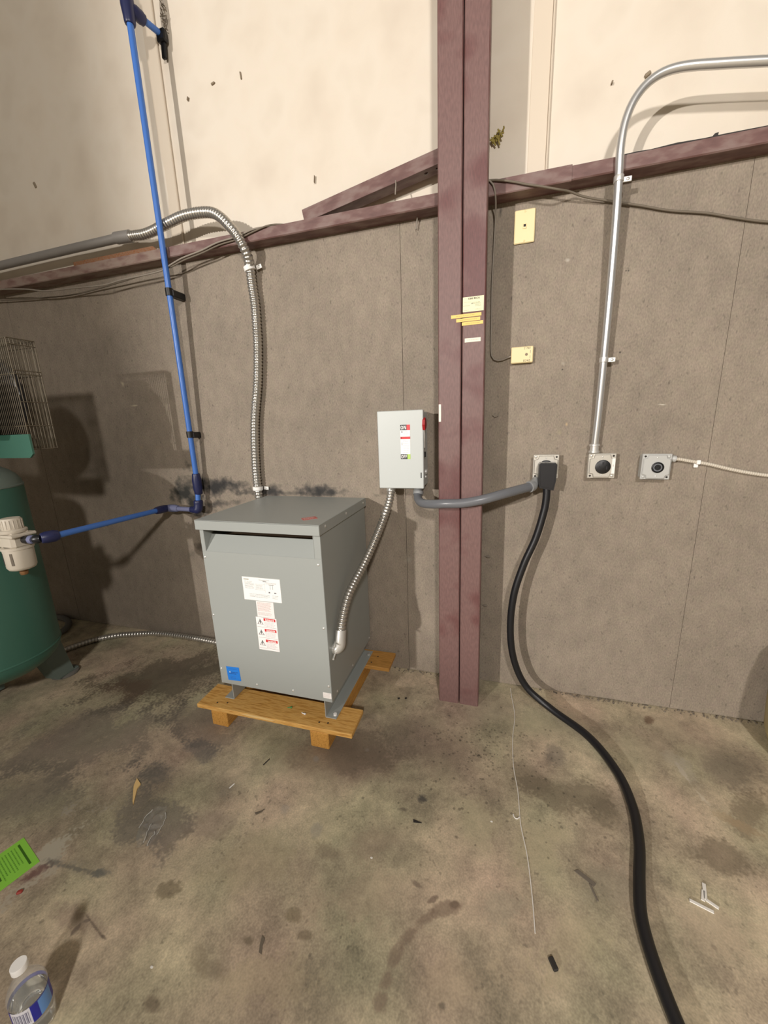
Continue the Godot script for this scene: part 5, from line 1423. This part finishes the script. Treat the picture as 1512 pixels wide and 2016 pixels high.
func bottle() -> void:
	var t := thing("water_bottle", "clear water bottle with white cap and blue label at the lower left", "bottle", Vector3(-1.036, 0.0, 1.557))
	var out := [Vector2(0, 0.004), Vector2(0.026, 0.0), Vector2(0.034, 0.004), Vector2(0.037, 0.014), Vector2(0.037, 0.050), Vector2(0.0362, 0.054), Vector2(0.0362, 0.108), Vector2(0.0375, 0.112), Vector2(0.0375, 0.120), Vector2(0.035, 0.132), Vector2(0.029, 0.146), Vector2(0.020, 0.160), Vector2(0.0145, 0.170), Vector2(0.0130, 0.176), Vector2(0.0130, 0.186)]
	part("shell", MB.new().lathe(out, 36), M.clear_plastic, t, "clear plastic shell")
	part("water", MB.new().lathe([Vector2(0, 0.006), Vector2(0.030, 0.006), Vector2(0.0345, 0.016), Vector2(0.0345, 0.098), Vector2(0, 0.098)], 30), M.drinking_water, t)
	part("cap", MB.new().lathe([Vector2(0.0125, 0.184), Vector2(0.0158, 0.184), Vector2(0.0160, 0.199), Vector2(0.0150, 0.201), Vector2(0, 0.201)], 28), M.print_white, t, "white screw cap")
	# label round the middle, blue with a white bar code panel
	var im_rects := [[0, 0, 256, 4, "3c3f9a"], [60, 4, 34, 60, "6d9fe4"], [110, 0, 44, 64, "e9e8f2"], [20, 30, 20, 6, "9aa6dc"], [180, 20, 40, 10, "c5cdf0"], [190, 38, 30, 8, "8fa0e0"]]
	for k in 12:
		im_rects.append([114 + k * 3, 10, 1 + k % 2, 44, "6a6a86"])
	var mb := MB.new()
	var r := 0.0368
	for k in 40:
		var a0 := TAU * k / 40
		var a1 := TAU * (k + 1) / 40
		var d0 := Vector3(cos(a0), 0, sin(a0))
		var d1 := Vector3(cos(a1), 0, sin(a1))
		var h0 := Vector3(0, 0.056, 0)
		var h1 := Vector3(0, 0.107, 0)
		mb.tri(d0 * r + h0, d1 * r + h0, d1 * r + h1, d0, d1, d1, Vector2(k / 40.0, 1), Vector2((k + 1) / 40.0, 1), Vector2((k + 1) / 40.0, 0))
		mb.tri(d0 * r + h0, d1 * r + h1, d0 * r + h1, d0, d1, d0, Vector2(k / 40.0, 1), Vector2((k + 1) / 40.0, 0), Vector2(k / 40.0, 0))
	var lm := StandardMaterial3D.new()
	lm.resource_name = "bottle_label"
	lm.albedo_texture = print_tex(256, 64, "2226a0", im_rects)
	lm.roughness = 0.35
	var lb := part("label", mb, lm, t, "blue wraparound label with a white code panel")
	lb.rotation.y = 2.2


func edge_tank() -> void:
	# only a sliver of it shows at the right edge
	var t := thing("storage_tank", "tan round-shouldered tank standing by the wall at the right edge", "tank", Vector3(1.325, 0, 0.235))
	part("body", MB.new().lathe([Vector2(0, 0.0), Vector2(0.17, 0.0), Vector2(0.20, 0.02), Vector2(0.225, 0.10), Vector2(0.232, 0.22), Vector2(0.225, 0.36), Vector2(0.205, 0.46), Vector2(0.165, 0.53), Vector2(0.10, 0.57), Vector2(0.05, 0.58), Vector2(0, 0.58)], 48), M.tan_tank, t)
	part("neck", MB.new().lathe([Vector2(0.05, 0.57), Vector2(0.05, 0.64), Vector2(0.06, 0.645), Vector2(0.06, 0.67), Vector2(0, 0.67)], 24), M.pump_black, t)
	part("handle_ring", MB.new().tube(spline([Vector3(-0.11, 0.56, 0), Vector3(-0.13, 0.64, 0.0), Vector3(-0.09, 0.69, 0), Vector3(0, 0.70, 0), Vector3(0.09, 0.69, 0), Vector3(0.13, 0.64, 0), Vector3(0.11, 0.56, 0)], 0.02), 0.009, 10), M.tan_tank, t)
